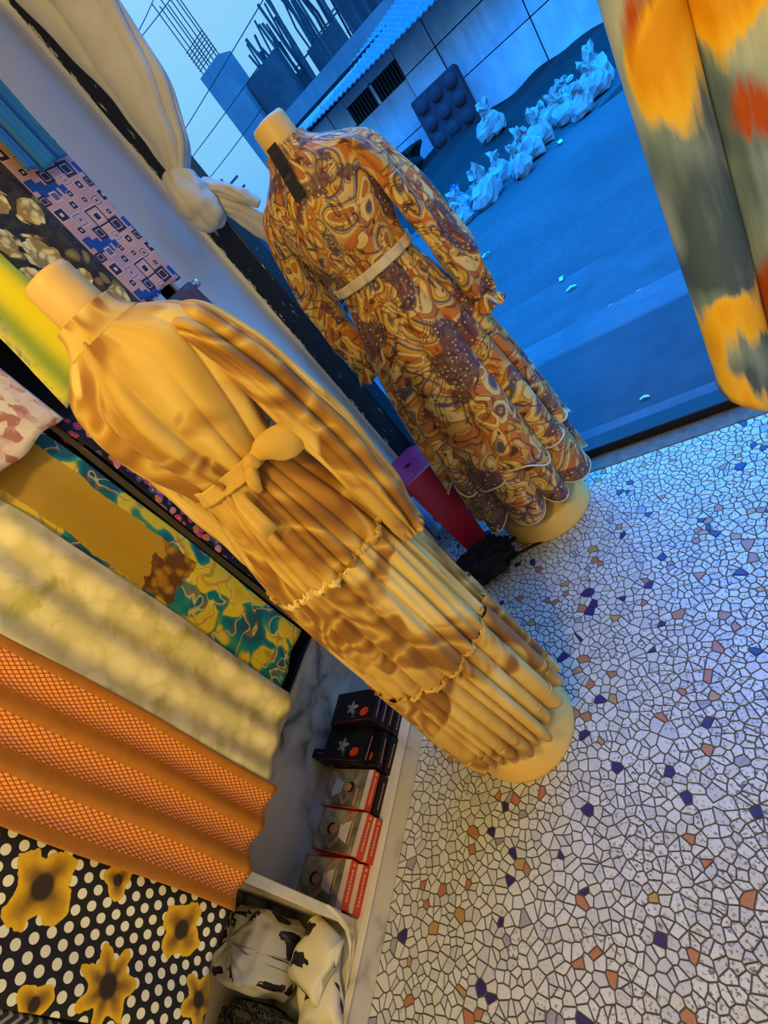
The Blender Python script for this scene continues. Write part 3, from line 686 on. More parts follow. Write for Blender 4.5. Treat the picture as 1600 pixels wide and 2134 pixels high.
def carton(kind, loc, label, group, rz=0.0, flip=False, spine_text=True):
    """a flat carton 19 x 11.5 x 3 cm; x points out to the aisle (the spine side), local origin at its base"""
    root = empty('carton', loc, rz); D, W, H = .19, .115, .030
    body = M_BLACKCARD if kind == 'black' else M_REDCARD
    MB().box(-D, 0, -W / 2, W / 2, 0, H, .0012).build('body', body, root)
    zt = H + .0008
    if kind == 'black':
        # leaf emblem, lettering and a red flower on the lid
        c = (-.105, -.004)
        for k, (l, w, a) in enumerate(((.030, .013, .2), (.027, .012, 1.5), (.027, .012, 2.7), (.024, .011, 3.9), (.024, .011, 5.1))):
            decal('emblem_leaf', [(c[0] + l * .5 * math.cos(a) + x, c[1] + l * .5 * math.sin(a) + y) for x, y in [(t * l / 2 * math.cos(a) - s * math.sin(a), t * l / 2 * math.sin(a) + s * math.cos(a)) for t, s in ((-1, 0), (-.4, -w / 2), (.3, -w / 2), (1, 0), (.3, w / 2), (-.4, w / 2))]], M_LEAFPRINT, root, zt)
        me = text_mesh('LIEN', .017); me.materials.append(M_LEAFPRINT); t = bpy.data.objects.new('lettering', me); t.location = (-.092, -.022, zt); t.rotation_euler = (0, 0, -PI / 2); link(t, root)
        decal('flower', ell(-.045, -.022, .019, .014, .3, 18), M_REDPRINT, root, zt)
        decal('lid_line', [(-.185, -.050), (-.012, -.050), (-.012, -.0492), (-.185, -.0492)], M_REDPRINT, root, zt)
    else:
        decal('picture', [(-.186, -W / 2 + .003), (-.022, -W / 2 + .003), (-.022, W / 2 - .003), (-.186, W / 2 - .003)], M_GREYCARD, root, zt)
        decal('white_band', [(-.021, -W / 2 + .001), (-.001, -W / 2 + .001), (-.001, W / 2 - .001), (-.021, W / 2 - .001)], M_WHITEPRINT, root, zt)
        s = -1 if flip else 1; ox = -.105
        def q(P): return [(ox + s * x, y) for x, y in P]
        z2 = zt + .0007
        decal('torso_print', q([(-.050, -.030), (-.012, -.016), (-.010, .018), (-.050, .030)]), M_WHITEPRINT, root, z2)
        decal('arm_print', q(limb([(-.016, -.018), (.010, -.046), (.030, -.026)], (.013, .011, .008))), M_SKINPRINT, root, z2 + .0007)
        decal('arm_print', q(limb([(-.014, .018), (-.040, .046), (-.066, .052)], (.013, .012, .010))), M_SKINPRINT, root, z2 + .0007)
        decal('hair_print', q(ell(.024, .002, .018, .016)), M_HAIRPRINT, root, z2 + .0007)
        decal('face_print', q(ell(.013, .001, .017, .0125)), M_SKINPRINT, root, z2 + .0014)
        decal('lettering_bar', q([(.052, -.048), (.060, -.048), (.060, .0), (.052, .0)]) if not flip else q([(-.062, -.03), (-.056, -.03), (-.056, .03), (-.062, .03)]), M_PINKPRINT, root, z2)
    if spine_text:
        col = M_PINKPRINT if kind == 'black' else M_WHITEPRINT
        for k in range(9):
            y = -.038 + k * .0085; h = .004 if kind == 'black' else .005
            MB().box(0, .0007, y, y + .0062, H / 2 - h / 2, H / 2 + h / 2).build('spine_lettering', col, root)
        if kind != 'black':
            V = [(.0008, .044, .009), (.0008, .044, .021), (.0008, .054, .015)]
            mesh('spine_triangle', V, [(0, 1, 2)], col, root, False)
    tag(root, label, 'carton', group); return root
GB = 'cartons on the marble ledge'
ZL = LEDGE_Z + .001
st = .0312
# stacks (y centre, front x): kinds from the ledge up
def stack(y, xs, kinds, labels, rz):
    for k, (kd, lb, x, r) in enumerate(zip(kinds, labels, xs, rz)):
        carton(kd, (x, y + .002 * (k % 2), ZL + k * st), lb, GB, r, flip=(y < .35))
stack(.676, (-1.19, -1.195, -1.20, -1.205), ['black'] * 4, ['black carton with red spine line, bottom of the tallest stack', 'black carton second from the ledge in the tallest stack', 'black carton third from the ledge in the tallest stack', 'black carton with silver leaf and red flower on top of the tallest stack'], (.02, -.03, .02, .05))
stack(.554, (-1.185, -1.195, -1.23), ['black'] * 3, ['black carton at the bottom of the shorter black stack', 'black carton in the middle of the shorter black stack', 'black carton with silver leaf on top of the shorter black stack'], (-.03, .04, -.06))
stack(.432, (-1.19, -1.20), ['black', 'red'], ['black carton under the first picture carton', 'picture carton with dark-haired figure lying on a black carton'], (-.02, -.03))
stack(.310, (-1.175, -1.185), ['red', 'red'], ['red-spined carton at the bottom of the middle red pair', 'red-spined carton with white triangle on top of the middle red pair'], (-.02, -.05))
stack(.190, (-1.182, -1.20), ['red', 'red'], ['red-spined carton under the open carton by the divider', 'gaping picture carton leaning on the pair by the divider'], (.0, .02))
# one black carton stands on edge against the marble
b = carton('black', (-1.40, .552, LEDGE_Z + .118), 'black carton standing on edge against the marble back', GB, 0.0)
b.rotation_euler = (PI / 2, math.radians(-82), 0); b.location = (-1.445, .56, LEDGE_Z + .062)

# ------------------------------------------------------------------ folded garments at the near end of the ledge
def lump(name, label, c, size, mat, seed, cat='garment', nu=64, nv=34, group=None, power=.55, rz=0.0, z0=None, crease=.10):
    r = np.random.default_rng(seed); V = []; UV = []
    ph = r.random(12) * 6.28; cr, sr = math.cos(rz), math.sin(rz)
    for j in range(nv):
        v = j / (nv - 1); phi = -PI / 2 + PI * v
        for i in range(nu):
            th = 2 * PI * i / nu; cc, ss = math.cos(th), math.sin(th); cp, s_ = math.cos(phi), math.sin(phi)
            f = lambda t: math.copysign(abs(t) ** power, t)
            d = 1 + crease * (math.sin(3 * th + ph[0] + 2 * v) * math.sin(5 * phi + ph[1]) + .6 * math.sin(7 * th + 4 * phi + ph[2]) + .5 * math.sin(11 * phi + 2 * th + ph[3]) + .35 * math.sin(13 * th - 6 * phi + ph[4]))
            x = f(cp) * f(cc) * size[0] * d; y = f(cp) * f(ss) * size[1] * d; z = max(f(s_) * size[2] * (d if s_ > 0 else 1), -size[2])
            V.append((cr * x - sr * y, sr * x + cr * y, z + size[2])); UV.append((th * .5 * (size[0] + size[1]) + .3 * seed, v * (size[2] * 3 + size[0])))
    Fc = grid_faces(nu, nv, True); o = mesh(name, V, Fc, mat, None, True, UV, c); tag(o, label, cat, group); return o
MBW = m_bw('white_black_flower_print'); MDK = m_bw('dark_scroll_print', True)
# upright bundle at the back, two folded packets before it, a dark bundle beside
lump('folded_garment', 'white garment with black flowers bundled against the marble back', (-1.395, .005, LEDGE_Z + .001), (.085, .085, .115), MBW, 3, crease=.05)
def packet(label, c, L, W, H, rz, tilt, mat, seed):
    r = np.random.default_rng(seed); n, m = 26, 26; V = []; UV = []
    prof = []
    for k in range(20):  # flattened folded profile, three layers showing at the front
        t = k / 19 * 2 * PI; x = math.copysign(abs(math.cos(t)) ** .35, math.cos(t)); z = math.copysign(abs(math.sin(t)) ** .5, math.sin(t)); prof.append((x * W / 2, z * H / 2 + H / 2))
    for i in range(n):
        s = i / (n - 1); y = (s - .5) * L; sq = .25 + .75 * min(1, min(s, 1 - s) * 7) ** .5
        for k, (x, z) in enumerate(prof):
            V.append((x * (.92 + .08 * sq) + .004 * math.sin(9 * s + seed), y + .004 * math.sin(k * 1.7), z * sq + .003 * math.sin(14 * s + k) * (z > H * .5)))
            UV.append((s * L + seed, k * .02))
    Fc = grid_faces(20, n, True) + [tuple(range(19, -1, -1)), tuple((n - 1) * 20 + k for k in range(20))]
    o = mesh('folded_garment', V, Fc, mat, None, True, UV, c); o.rotation_euler = (tilt[0], tilt[1], rz); tag(o, label, 'garment', 'folded garments on the ledge'); return o
packet('folded white garment with black flowers lying under another folded one', (-1.235, -.030, LEDGE_Z + .004), .155, .12, .05, .45, (0, .04), MBW, 5)
packet('folded white garment with a black flower border lying on top of another', (-1.232, .025, LEDGE_Z + .056), .14, .115, .045, -.35, (0.05, .10), MBW, 8)
lump('folded_garment', 'dark scroll-patterned garment bundled beside the white ones', (-1.37, -.155, LEDGE_Z + .001), (.10, .065, .07), MDK, 9, crease=.07)
lump('folded_garment', 'plain dark teal garment crumpled in front of the dark bundle', (-1.235, -.165, LEDGE_Z + .001), (.045, .06, .045), plain('dark_teal_cloth', (.004, .022, .024), .7), 13, crease=.07)

# ------------------------------------------------------------------ mannequins and dresses
class Frame:
    """local frame of a standing figure: s to its right as seen from behind, b out of its back, z up"""
    def __init__(s, c, back):
        b = np.array([math.cos(back), math.sin(back), 0]); s.c = np.array([c[0], c[1], 0.0]); s.b = b; s.r = np.array([-b[1], b[0], 0.0])
    def p(s, a, b, z): return a * s.r + b * s.b + np.array([0, 0, z])
def mannequin(label, fr, neck, base_r, tilt=(0, 0)):
    root = empty('mannequin', tuple(fr.c)); tab = prof_fn(neck)
    V = []; n = 40; zs = np.linspace(.78, neck[-1][0], 60)
    for z in zs:
        a, b, oa, ob = tab(z)
        for k in range(n):
            th = 2 * PI * k / n; V.append(fr.p(a * math.cos(th) + oa, b * math.sin(th) + ob, z))
    Fc = grid_faces(n, len(zs), True) + [tuple(range(n - 1, -1, -1))]
    mesh('torso', V, Fc, M_SKIN, root)
    zt = neck[-1][0]; a, b, oa, ob = tab(zt); V = []
    for r, dz in ((1.0, 0), (1.0, .006), (.9, .014), (.5, .018), (.01, .019)):
        for k in range(n):
            th = 2 * PI * k / n; V.append(fr.p(a * r * math.cos(th) + oa, b * r * math.sin(th) + ob, zt + dz))
    mesh('neck_cap', V, grid_faces(n, 5, True), M_SKIN, root)
    MB().tube([(0, 0, .05), (0, 0, .80)], .016, 16).build('pole', M_CHROME, root, True)
    R = base_r
    MB().lathe([(R * .98, 0.0), (R, .004), (R * 1.0, .014), (R * .985, .03), (R * .955, .07), (R * .93, .085), (R * .88, .093), (R * .5, .098), (.001, .099)], n=72).build('base', M_BASE, root, True)
    tag(root, label, 'mannequin'); return root

def shell(name, fr, tab, z0, z1, mat, parent, fold=None, amp=lambda t: 0.0, n=300, nv=90, hem=None, uvs=1.0, twist=0.0, wrinkle=None, push=0.0, uoff=0.0):
    """lofted garment piece between heights z1 (top) and z0 (hem); tab gives half width, half depth and offsets"""
    V = []; UV = []; th = np.linspace(0, 2 * PI, n, endpoint=False); acc = 0
    for j in range(nv):
        t = j / (nv - 1)
        zc = z1 + (z0 - z1) * t; a, b, oa, ob = tab(zc); f = fold(th + twist * t) if fold else np.zeros(n); A = amp(t)
        for k in range(n):
            c, s = math.cos(th[k]), math.sin(th[k]); m = 1.0
            z = zc
            if hem: z = zc + hem(th[k], f[k]) * t ** 6
            d = push + A * (f[k] - .45)
            if wrinkle: d += wrinkle(th[k], zc, t)
            V.append(fr.p((a + d) * c + oa, (b + d) * s + ob, z)); UV.append((th[k] * .15 * uvs + uoff, zc))
    Fc = grid_faces(n, nv, True)
    # open the uv seam by doubling: keep it at the front of the figure where the camera never looks
    o = mesh(name, V, Fc, mat, parent, True, UV); return o
def sleeve(name, fr, P, R, mat, parent, seed=0, n=96, nv=90, fold=.004, cuff_fold=.006, uoff=0.0, gather=.04, creases=()):
    """a hollow tube along P (local a,b,z), R = (half width along s, half depth along b)"""
    P = np.array(P, float); R = np.array(R, float); t0 = np.linspace(0, 1, len(P)); r = np.random.default_rng(seed); ph = r.random(8) * 6.28
    T = np.linspace(0, 1, nv); Q = np.stack([smooth1(np.interp(T, t0, P[:, k]), 6) for k in range(3)], 1); W = np.stack([smooth1(np.interp(T, t0, R[:, k]), 5) for k in range(2)], 1)
    V = []; UV = []
    for j in range(nv):
        tt = T[j]; d = Q[min(j + 1, nv - 1)] - Q[max(j - 1, 0)]; d /= np.linalg.norm(d); e1 = np.array([1.0, 0, 0]); e1 -= d * (e1 @ d); e1 /= np.linalg.norm(e1); e2 = np.cross(d, e1)
        for k in range(n):
            th = 2 * PI * k / n; g = fold * (math.sin(3 * th + ph[0] + 3 * tt) + .7 * math.sin(5 * th + ph[1] - 5 * tt)) + fold * .8 * math.sin(2 * th + 22 * tt + ph[2]) * math.sin(9 * tt + ph[3])
            for (c0, cd, cw, dr) in creases:
                da = (th - c0 - dr * tt + PI) % (2 * PI) - PI; g -= cd * math.exp(-(da / cw) ** 2) * min(1, tt * 5) * min(1, (1 - tt) * 6 + .15)
            if tt > 1 - gather * 3: g += cuff_fold * math.sin(14 * th + ph[4]) * min(1, (tt - 1 + gather * 3) / gather)
            q = Q[j] + e1 * (W[j, 0] + g) * math.cos(th) + e2 * (W[j, 1] + g) * math.sin(th)
            V.append(fr.p(*q)); UV.append((th * .055 + uoff, q[2]))
    o = mesh(name, V, grid_faces(n, nv, True), mat, parent, True, UV); return solidify(o, .0015)
def ringline(fr, tab, z, fold, A, hemf, push, n=300, twist=0.0):
    P = []
    th = np.linspace(0, 2 * PI, n, endpoint=False); f = fold(th + twist)
    for k in range(n):
        a, b, oa, ob = tab(z); d = push + A * (f[k] - .45)
        P.append(fr.p((a + d) * math.cos(th[k]) + oa, (b + d) * math.sin(th[k]) + ob, z + (hemf(th[k], f[k]) if hemf else 0)))
    return P
def piping(name, P, r, mat, parent, n=6):
    mb = MB(); mb.tube(P + [P[0]], r, n, False); return mb.build(name, mat, parent, True)
def frill(name, fr, tab, z, fold, A, mat, parent, h=.016, out=.012, n=720, seed=0, push=0.0, twist=0.0):
    r = np.random.default_rng(seed); th = np.linspace(0, 2 * PI, n, endpoint=False); f = fold(th + twist); V = []; UV = []
    w = np.sin(th * 61 + 2 * np.sin(th * 7)) * .6 + np.sin(th * 97 + 1) * .4
    a, b, oa, ob = tab(z)
    for j in range(4):
        t = j / 3
        for k in range(n):
            d = push + A * (f[k] - .45) + .002 + out * (1 - (2 * t - 1) ** 2) * (.35 + .65 * abs(w[k]))
            V.append(fr.p((a + d) * math.cos(th[k]) + oa, (b + d) * math.sin(th[k]) + ob, z + (t - .5) * h * (1 + .7 * w[k]) + .004 * math.sin(th[k] * 9))); UV.append((th[k] * .15, z + t * h))
    return mesh(name, V, grid_faces(n, 4, True), mat, parent, True, UV)
def pillow(name, fr, P, wid, dep, mat, parent, n=20, seed=0):
    """a puffed loop of ribbon along P; wid is measured up the body, dep outwards"""
    P = np.array(P, float); nv = 26; T = np.linspace(0, 1, nv); t0 = np.linspace(0, 1, len(P)); Q = np.stack([np.interp(T, t0, P[:, k]) for k in range(3)], 1)
    for k in range(3): Q[:, k] = smooth1(Q[:, k], 3)
    W = np.interp(T, np.linspace(0, 1, len(wid)), wid); D = np.interp(T, np.linspace(0, 1, len(dep)), dep); V = []; UV = []
    W = smooth1(W, 2); D = smooth1(D, 2)
    for j in range(nv):
        d = Q[min(j + 1, nv - 1)] - Q[max(j - 1, 0)]; d /= np.linalg.norm(d); e2 = np.array([0, 1.0, 0]); e2 -= d * (e2 @ d); e2 /= np.linalg.norm(e2); e1 = np.cross(d, e2)
        for k in range(n):
            th = 2 * PI * k / n; V.append(fr.p(*(Q[j] + e1 * W[j] * math.cos(th) + e2 * D[j] * math.sin(th) * (1 + .12 * math.sin(3 * th + 5 * T[j] + seed))))); UV.append((T[j] * .1 + seed, th * .01))
    Fc = grid_faces(n, nv, True) + [tuple(range(n - 1, -1, -1)), tuple((nv - 1) * n + k for k in range(n))]
    return mesh(name, V, Fc, mat, parent, True, UV)
def ribbon(name, fr, P, w, mat, parent, t=.002):
    P = np.array(P, float); V = []; UV = []; m = len(P)
    for i in range(m):
        d = P[min(i + 1, m - 1)] - P[max(i - 1, 0)]; d /= np.linalg.norm(d); s = np.cross(d, [0, 1.0, 0]); s /= np.linalg.norm(s)
        for e in (-1, -.33, .33, 1): V.append(fr.p(*(P[i] + s * w[i] * e + np.array([0, .003 * abs(e), 0])))); UV.append((i * .05, e * w[i]))
    o = mesh(name, V, grid_faces(4, m), mat, parent, True, UV); return solidify(o, t)

NECK = lambda k, zs, oa=0.0, ob=0.0: [(.78, .05 * k, .05 * k, 0, 0), (.9, .09 * k, .08 * k, 0, 0), (1.02, .10 * k, .085 * k, 0, 0), (1.16, .085 * k, .075 * k, 0, 0), (1.30, .12 * k, .085 * k, 0, 0), (1.40, .13 * k, .07 * k, 0, 0),
                            (1.45, .085 * k, .058 * k, oa * .5, ob * .5), (1.485, .056, .055, oa, ob), (zs, .052, .052, oa, ob)]

# ---- gold dress
YC = np.array([-.79, .68]); yf = Frame(YC, math.atan2(-.68, .79) - math.radians(34))
mannequin('beige mannequin wearing the gold marble-print dress', yf, [(q[0], q[1] * (.84 if q[0] > 1.47 else 1), q[2] * (.84 if q[0] > 1.47 else 1), q[3], q[4]) for q in NECK(1.0, 1.572, .0, -.01)], .168)
gold = empty('long_dress', (YC[0], YC[1], 0))
tag(gold, 'long gold marble-print dress with back bow and pleated skirt', 'dress')
ytab = prof_fn([(0.0, .180, .180, 0, 0), (.06, .180, .180, 0, 0), (.25, .182, .182, 0, 0), (.5, .178, .178, 0, 0), (.75, .168, .168, 0, 0), (.90, .158, .158, 0, 0), (1.0, .142, .140, 0, 0), (1.10, .116, .112, 0, 0), (1.165, .098, .094, 0, 0),
                (1.20, .104, .098, 0, 0), (1.27, .132, .112, 0, 0), (1.34, .152, .112, 0, 0), (1.40, .158, .098, 0, 0), (1.43, .145, .085, 0, 0), (1.455, .105, .072, 0, 0), (1.472, .066, .060, 0, 0), (1.482, .054, .054, 0, -.008), (1.53, .050, .050, 0, -.01), (1.56, .050, .050, 0, -.01)])
ypl = pleats(27, 5, .6, .5); ypl2 = pleats(25, 8, .6, .5)
bw = pleats(15, 21, .8, .5)
def ywr(th, z, t):
    k = math.exp(-((th - PI / 2 - .1) / 1.3) ** 2)
    return .005 * math.sin(th * 9 + 1.2 * math.sin(z * 9)) * (t ** .7) + (.006 * math.sin(16 * z + 3.0 * th) + .007 * math.sin(7 * th - 11 * z + 2 * math.sin(9 * z))) * k * math.sin(PI * t)
solidify(shell('bodice', yf, ytab, 1.165, 1.478, M_GOLD, gold, bw, lambda t: .003 + .020 * t ** 1.2, wrinkle=ywr, push=.004), .002)
solidify(shell('collar', yf, ytab, 1.468, 1.512, M_GOLD, gold, None, n=80, nv=14, push=.005, uoff=.9), .003)
solidify(shell('skirt', yf, ytab, .90, 1.168, M_GOLD, gold, ypl, lambda t: .010 + .016 * t, n=460, nv=60, uoff=.3), .002)
solidify(shell('skirt_tier', yf, ytab, .53, .905, M_GOLD, gold, ypl2, lambda t: .022 + .008 * t, n=460, nv=50, uoff=1.1, wrinkle=lambda th, z, t: .003 * math.sin(40 * th + 9 * z)), .002)
solidify(shell('skirt_tier', yf, ytab, .185, .535, M_GOLD, gold, ypl, lambda t: .028 + .018 * t, n=460, nv=60, uoff=2.3, hem=lambda th, f: -.035 * f + .012 * math.sin(5 * th), twist=.08, push=.004), .002)
frill('seam_frill', yf, ytab, .902, ypl, .024, M_GOLD, gold, seed=1, out=.009)
frill('seam_frill', yf, ytab, .532, ypl2, .028, M_GOLD, gold, seed=2, out=.008, h=.012)
frill('hem_seam', yf, ytab, .235, ypl, .044, M_GOLD, gold, seed=3, out=.004, h=.008, push=.004, twist=.07)
sleeve('sleeve', yf, [(.105, -.012, 1.418), (.148, -.008, 1.385), (.176, .0, 1.27), (.190, .005, 1.10), (.190, .01, .95), (.184, .012, .855), (.182, .012, .825)], [(.020, .045), (.036, .062), (.044, .064), (.046, .058), (.044, .052), (.034, .036), (.026, .030)], M_GOLD, gold, 4, fold=.0035, uoff=.7, creases=((5.55, .016, .16, -.1), (4.75, .010, .14, .3), (6.1, .008, .12, .2), (4.2, .008, .15, -.2)))
sleeve('sleeve', yf, [(-.105, -.02, 1.415), (-.142, -.030, 1.38), (-.164, -.040, 1.25), (-.176, -.040, 1.10), (-.178, -.038, .97), (-.174, -.035, .87), (-.174, -.035, .84)], [(.020, .040), (.030, .046), (.036, .046), (.040, .044), (.042, .044), (.034, .034), (.026, .030)], M_GOLD, gold, 6, fold=.004, uoff=1.9, creases=((4.0, .010, .16, .1), (4.8, .010, .16, -.1)))
solidify(shell('belt', yf, ytab, 1.150, 1.182, M_GOLDPLAIN, gold, bw, lambda t: .006, n=160, nv=10, push=.010, wrinkle=lambda th, z, t: .003 * math.sin(7 * th + 60 * z)), .003)
# bow, a little to the right of the spine
yb = Frame(YC, math.atan2(-.68, .79) + math.radians(4))
pillow('bow_loop', yb, [(.012, .112, 1.172), (.045, .138, 1.172), (.085, .142, 1.150), (.112, .122, 1.122)], (.006, .024, .034, .030, .006), (.005, .010, .011, .009, .004), M_GOLDPLAIN, gold, seed=1)
pillow('bow_loop', yb, [(.008, .112, 1.170), (-.006, .124, 1.160), (-.018, .122, 1.140), (-.020, .116, 1.120)], (.006, .012, .013, .006), (.005, .009, .009, .005), M_GOLDPLAIN, gold, seed=2)
pillow('bow_knot', yb, [(-.006, .112, 1.168), (.008, .122, 1.168), (.022, .114, 1.170)], (.010, .015, .011), (.008, .010, .008), M_GOLDPLAIN, gold, seed=3)
ribbon('bow_tail', yb, [(-.050, .112, 1.150), (-.058, .124, 1.13), (-.062, .136, 1.09), (-.064, .144, 1.06)], (.010, .013, .015, .016), M_GOLDPLAIN, gold)

# ---- paisley dress
PC = np.array([-.742, 1.585]); pf = Frame(PC, -PI / 2 + math.radians(8))
mannequin('beige mannequin wearing the paisley dress at the doorway', pf, NECK(1.15, 1.60, -.006, 0), .185)
pais = empty('long_dress', (PC[0], PC[1], 0))
tag(pais, 'long paisley-print dress with cream belt at the doorway', 'dress')
ptab = prof_fn([(0.0, .262, .235, 0, 0), (.1, .262, .235, 0, 0), (.3, .255, .230, 0, 0), (.5, .240, .218, 0, 0), (.7, .222, .200, 0, 0), (.85, .200, .180, 0, 0), (.95, .180, .160, 0, 0), (1.05, .155, .135, 0, 0), (1.12, .135, .115, 0, 0), (1.16, .127, .108, 0, 0),
                (1.20, .132, .112, 0, 0), (1.28, .152, .122, 0, 0), (1.36, .168, .122, 0, 0), (1.42, .175, .110, 0, 0), (1.46, .165, .095, 0, 0), (1.49, .125, .080, -.002, 0), (1.51, .082, .070, -.004, 0), (1.522, .064, .064, -.006, 0), (1.56, .060, .060, -.006, 0), (1.60, .058, .058, -.006, 0)])
ppl = pleats(13, 3, .8, .4); ppl2 = pleats(11, 17, .8, .4)
solidify(shell('bodice', pf, ptab, 1.16, 1.518, M_PAISLEY, pais, bw, lambda t: .012 * t, wrinkle=lambda th, z, t: .005 * math.sin(th * 7 + 2 * math.sin(8 * z)) * t, push=.004), .002)
solidify(shell('collar', pf, ptab, 1.508, 1.548, M_PAISLEY, pais, None, n=80, nv=14, push=.004, uoff=.2), .003)
solidify(shell('skirt', pf, ptab, .40, 1.163, M_PAISLEY, pais, ppl, lambda t: .010 + .046 * t, n=360, nv=100, uoff=.5, hem=lambda th, f: .022 * math.sin(6 * th) + .014 * math.sin(11 * th + 1) - .03 * f), .002)
solidify(shell('hem_flounce', pf, ptab, .215, .47, M_PAISLEY, pais, ppl2, lambda t: .018 + .052 * t, n=360, nv=50, uoff=1.4, push=-.018, hem=lambda th, f: -.055 * f + .015 * math.sin(4 * th + 1)), .002)
piping('flounce_edging', ringline(pf, ptab, .3995, ppl, .056, lambda th, f: .022 * math.sin(6 * th) + .014 * math.sin(11 * th + 1) - .03 * f, .003, 360), .0035, M_CREAMTRIM, pais)
piping('hem_edging', ringline(pf, ptab, .2145, ppl2, .070, lambda th, f: -.055 * f + .015 * math.sin(4 * th + 1), -.018, 360), .003, M_CREAMTRIM, pais)
solidify(shell('belt', pf, ptab, 1.150, 1.180, M_CREAMTRIM, pais, bw, lambda t: .008, n=160, nv=6, push=.012), .003)
sleeve('sleeve', pf, [(.120, 0, 1.462), (.165, .005, 1.42), (.198, .01, 1.31), (.220, .015, 1.16), (.234, .015, 1.02), (.232, .01, .93), (.230, .01, .90)], [(.022, .05), (.040, .068), (.046, .070), (.050, .064), (.054, .060), (.046, .050), (.034, .038)], M_PAISLEY, pais, 9, fold=.006, uoff=.35, creases=((5.3, .010, .2, .3), (4.5, .010, .2, -.2)))
sleeve('sleeve', pf, [(-.120, 0, 1.462), (-.168, .005, 1.42), (-.202, .0, 1.31), (-.222, -.005, 1.16), (-.230, -.01, 1.03), (-.228, -.01, .95), (-.226, -.01, .92)], [(.022, .05), (.038, .066), (.044, .066), (.048, .060), (.052, .058), (.046, .050), (.034, .038)], M_PAISLEY, pais, 10, fold=.006, uoff=1.2, creases=((4.2, .010, .2, .3), (5.0, .010, .2, -.2)))
for sx, zz in ((.230, .905), (-.226, .925)):
    V = []; UV = []; n = 60
    for j in range(8):
        t = j / 7
        for k in range(n):
            th = 2 * PI * k / n; rr = .032 + .022 * t + .006 * t * math.sin(6 * th); V.append(pf.p(sx + rr * math.cos(th), .01 + rr * math.sin(th), zz - .048 * t + .006 * math.sin(6 * th + 1) * t)); UV.append((th * .05 + 1.7, zz - .05 * t))
    solidify(mesh('cuff', V, grid_faces(n, 8, True), M_PAISLEY, pais, True, UV), .0015)
# woven tag hanging from the collar
V = []; UV = []
tp = [(1.560, .066), (1.535, .071), (1.505, .084), (1.48, .098), (1.455, .108), (1.425, .120)]
for z, b_ in tp:
    for e in (-1, 1): V.append(pf.p(-.012 + e * .0165, b_ + .012, z)); UV.append((e, z))
tagm = solidify(mesh('label_strip', V, grid_faces(2, len(tp)), M_NAVYTAG, pais, False, UV), .002); tagm['label'] = 'dark navy tag strip with the letters MET'
me = text_mesh('MET', .014); me.materials.append(M_TAGTEXT); t = bpy.data.objects.new('tag_lettering', me); link(t, tagm)
R3 = Matrix((tuple(pf.r), tuple(-pf.b * .35 + np.array([0, 0, .94])), tuple(pf.b * .94 + np.array([0, 0, .35])))).transposed().to_4x4()
t.matrix_local = Matrix.Translation(Vector(pf.p(-.012, .1135, 1.480))) @ R3

# ------------------------------------------------------------------ stool, bag
def stool():
    root = empty('plastic_stool', (-1.142, 1.60, 0), .25); R = .155; H = .45; V = []; n = 48
    def hexr(th, r):  # rounded hexagon
        a = (th + PI / 6) % (PI / 3) - PI / 6; return r * min(math.cos(PI / 6) / math.cos(a), .975)
    ths = [2 * PI * k / n for k in range(n)]
    rows = [(.016, H - .012), (.016, H - .002), (.03, H - .001), (R - .012, H), (R - .003, H - .004), (R, H - .012), (R + .004, H - .055), (R - .003, H - .056), (R - .008, H - .012)]
    for r, z in rows:
        for t in ths:
            q = hexr(t, r) if r > .05 else r; V.append((q * math.cos(t), q * math.sin(t), z))
    mesh('seat', V, grid_faces(n, len(rows), True), M_STOOL, root, False)
    for k in range(3):  # broad bent legs on three corners
        a0 = 5.42 - .25 + k * 2 * PI / 3; V = []
        for j in range(10):
            t = j / 9; z = H - .05 - t * (H - .05); rad = R + .002 + .022 * t; w = math.radians(30 - 12 * t)
            for i in range(9):
                th = a0 + (i / 8 - .5) * 2 * w; q = hexr(th, rad); V.append((q * math.cos(th), q * math.sin(th), z))
        solidify(mesh('leg', V, grid_faces(9, 10), M_STOOL, root, False), .004)
    tag(root, 'pink-red plastic stool with hexagonal seat by the door frame', 'stool')
stool()
bag = empty('handbag', (-.965, 1.335, 0))
def bag_lump(c, size, seed, rz):
    o = lump('body', None, c, size, M_BAG, seed, None, crease=.12, power=.8, rz=rz); o.parent = bag; return o
bag_lump((0, 0, 0), (.12, .085, .055), 4, .6)
MB().tube([(.07, .05, .05), (.11, .11, .03), (.135, .16, .012), (.16, .19, .008), (.20, .21, .006)], .008).build('strap', M_BAG, bag, True)
MB().tube([(.08, -.03, .04), (.13, .03, .02), (.18, .06, .008), (.22, .07, .006), (.25, .085, .005)], .005).build('strap', M_BAG, bag, True)
tag(bag, 'black cloth bag with straps crumpled at the stool foot', 'bag')
lump('plastic_bag', 'crumpled blue plastic bag behind the stool', (-1.215, 1.69, .004), (.05, .05, .085), M_BLUEPLASTIC, 15, 'bag', crease=.14, power=.8)

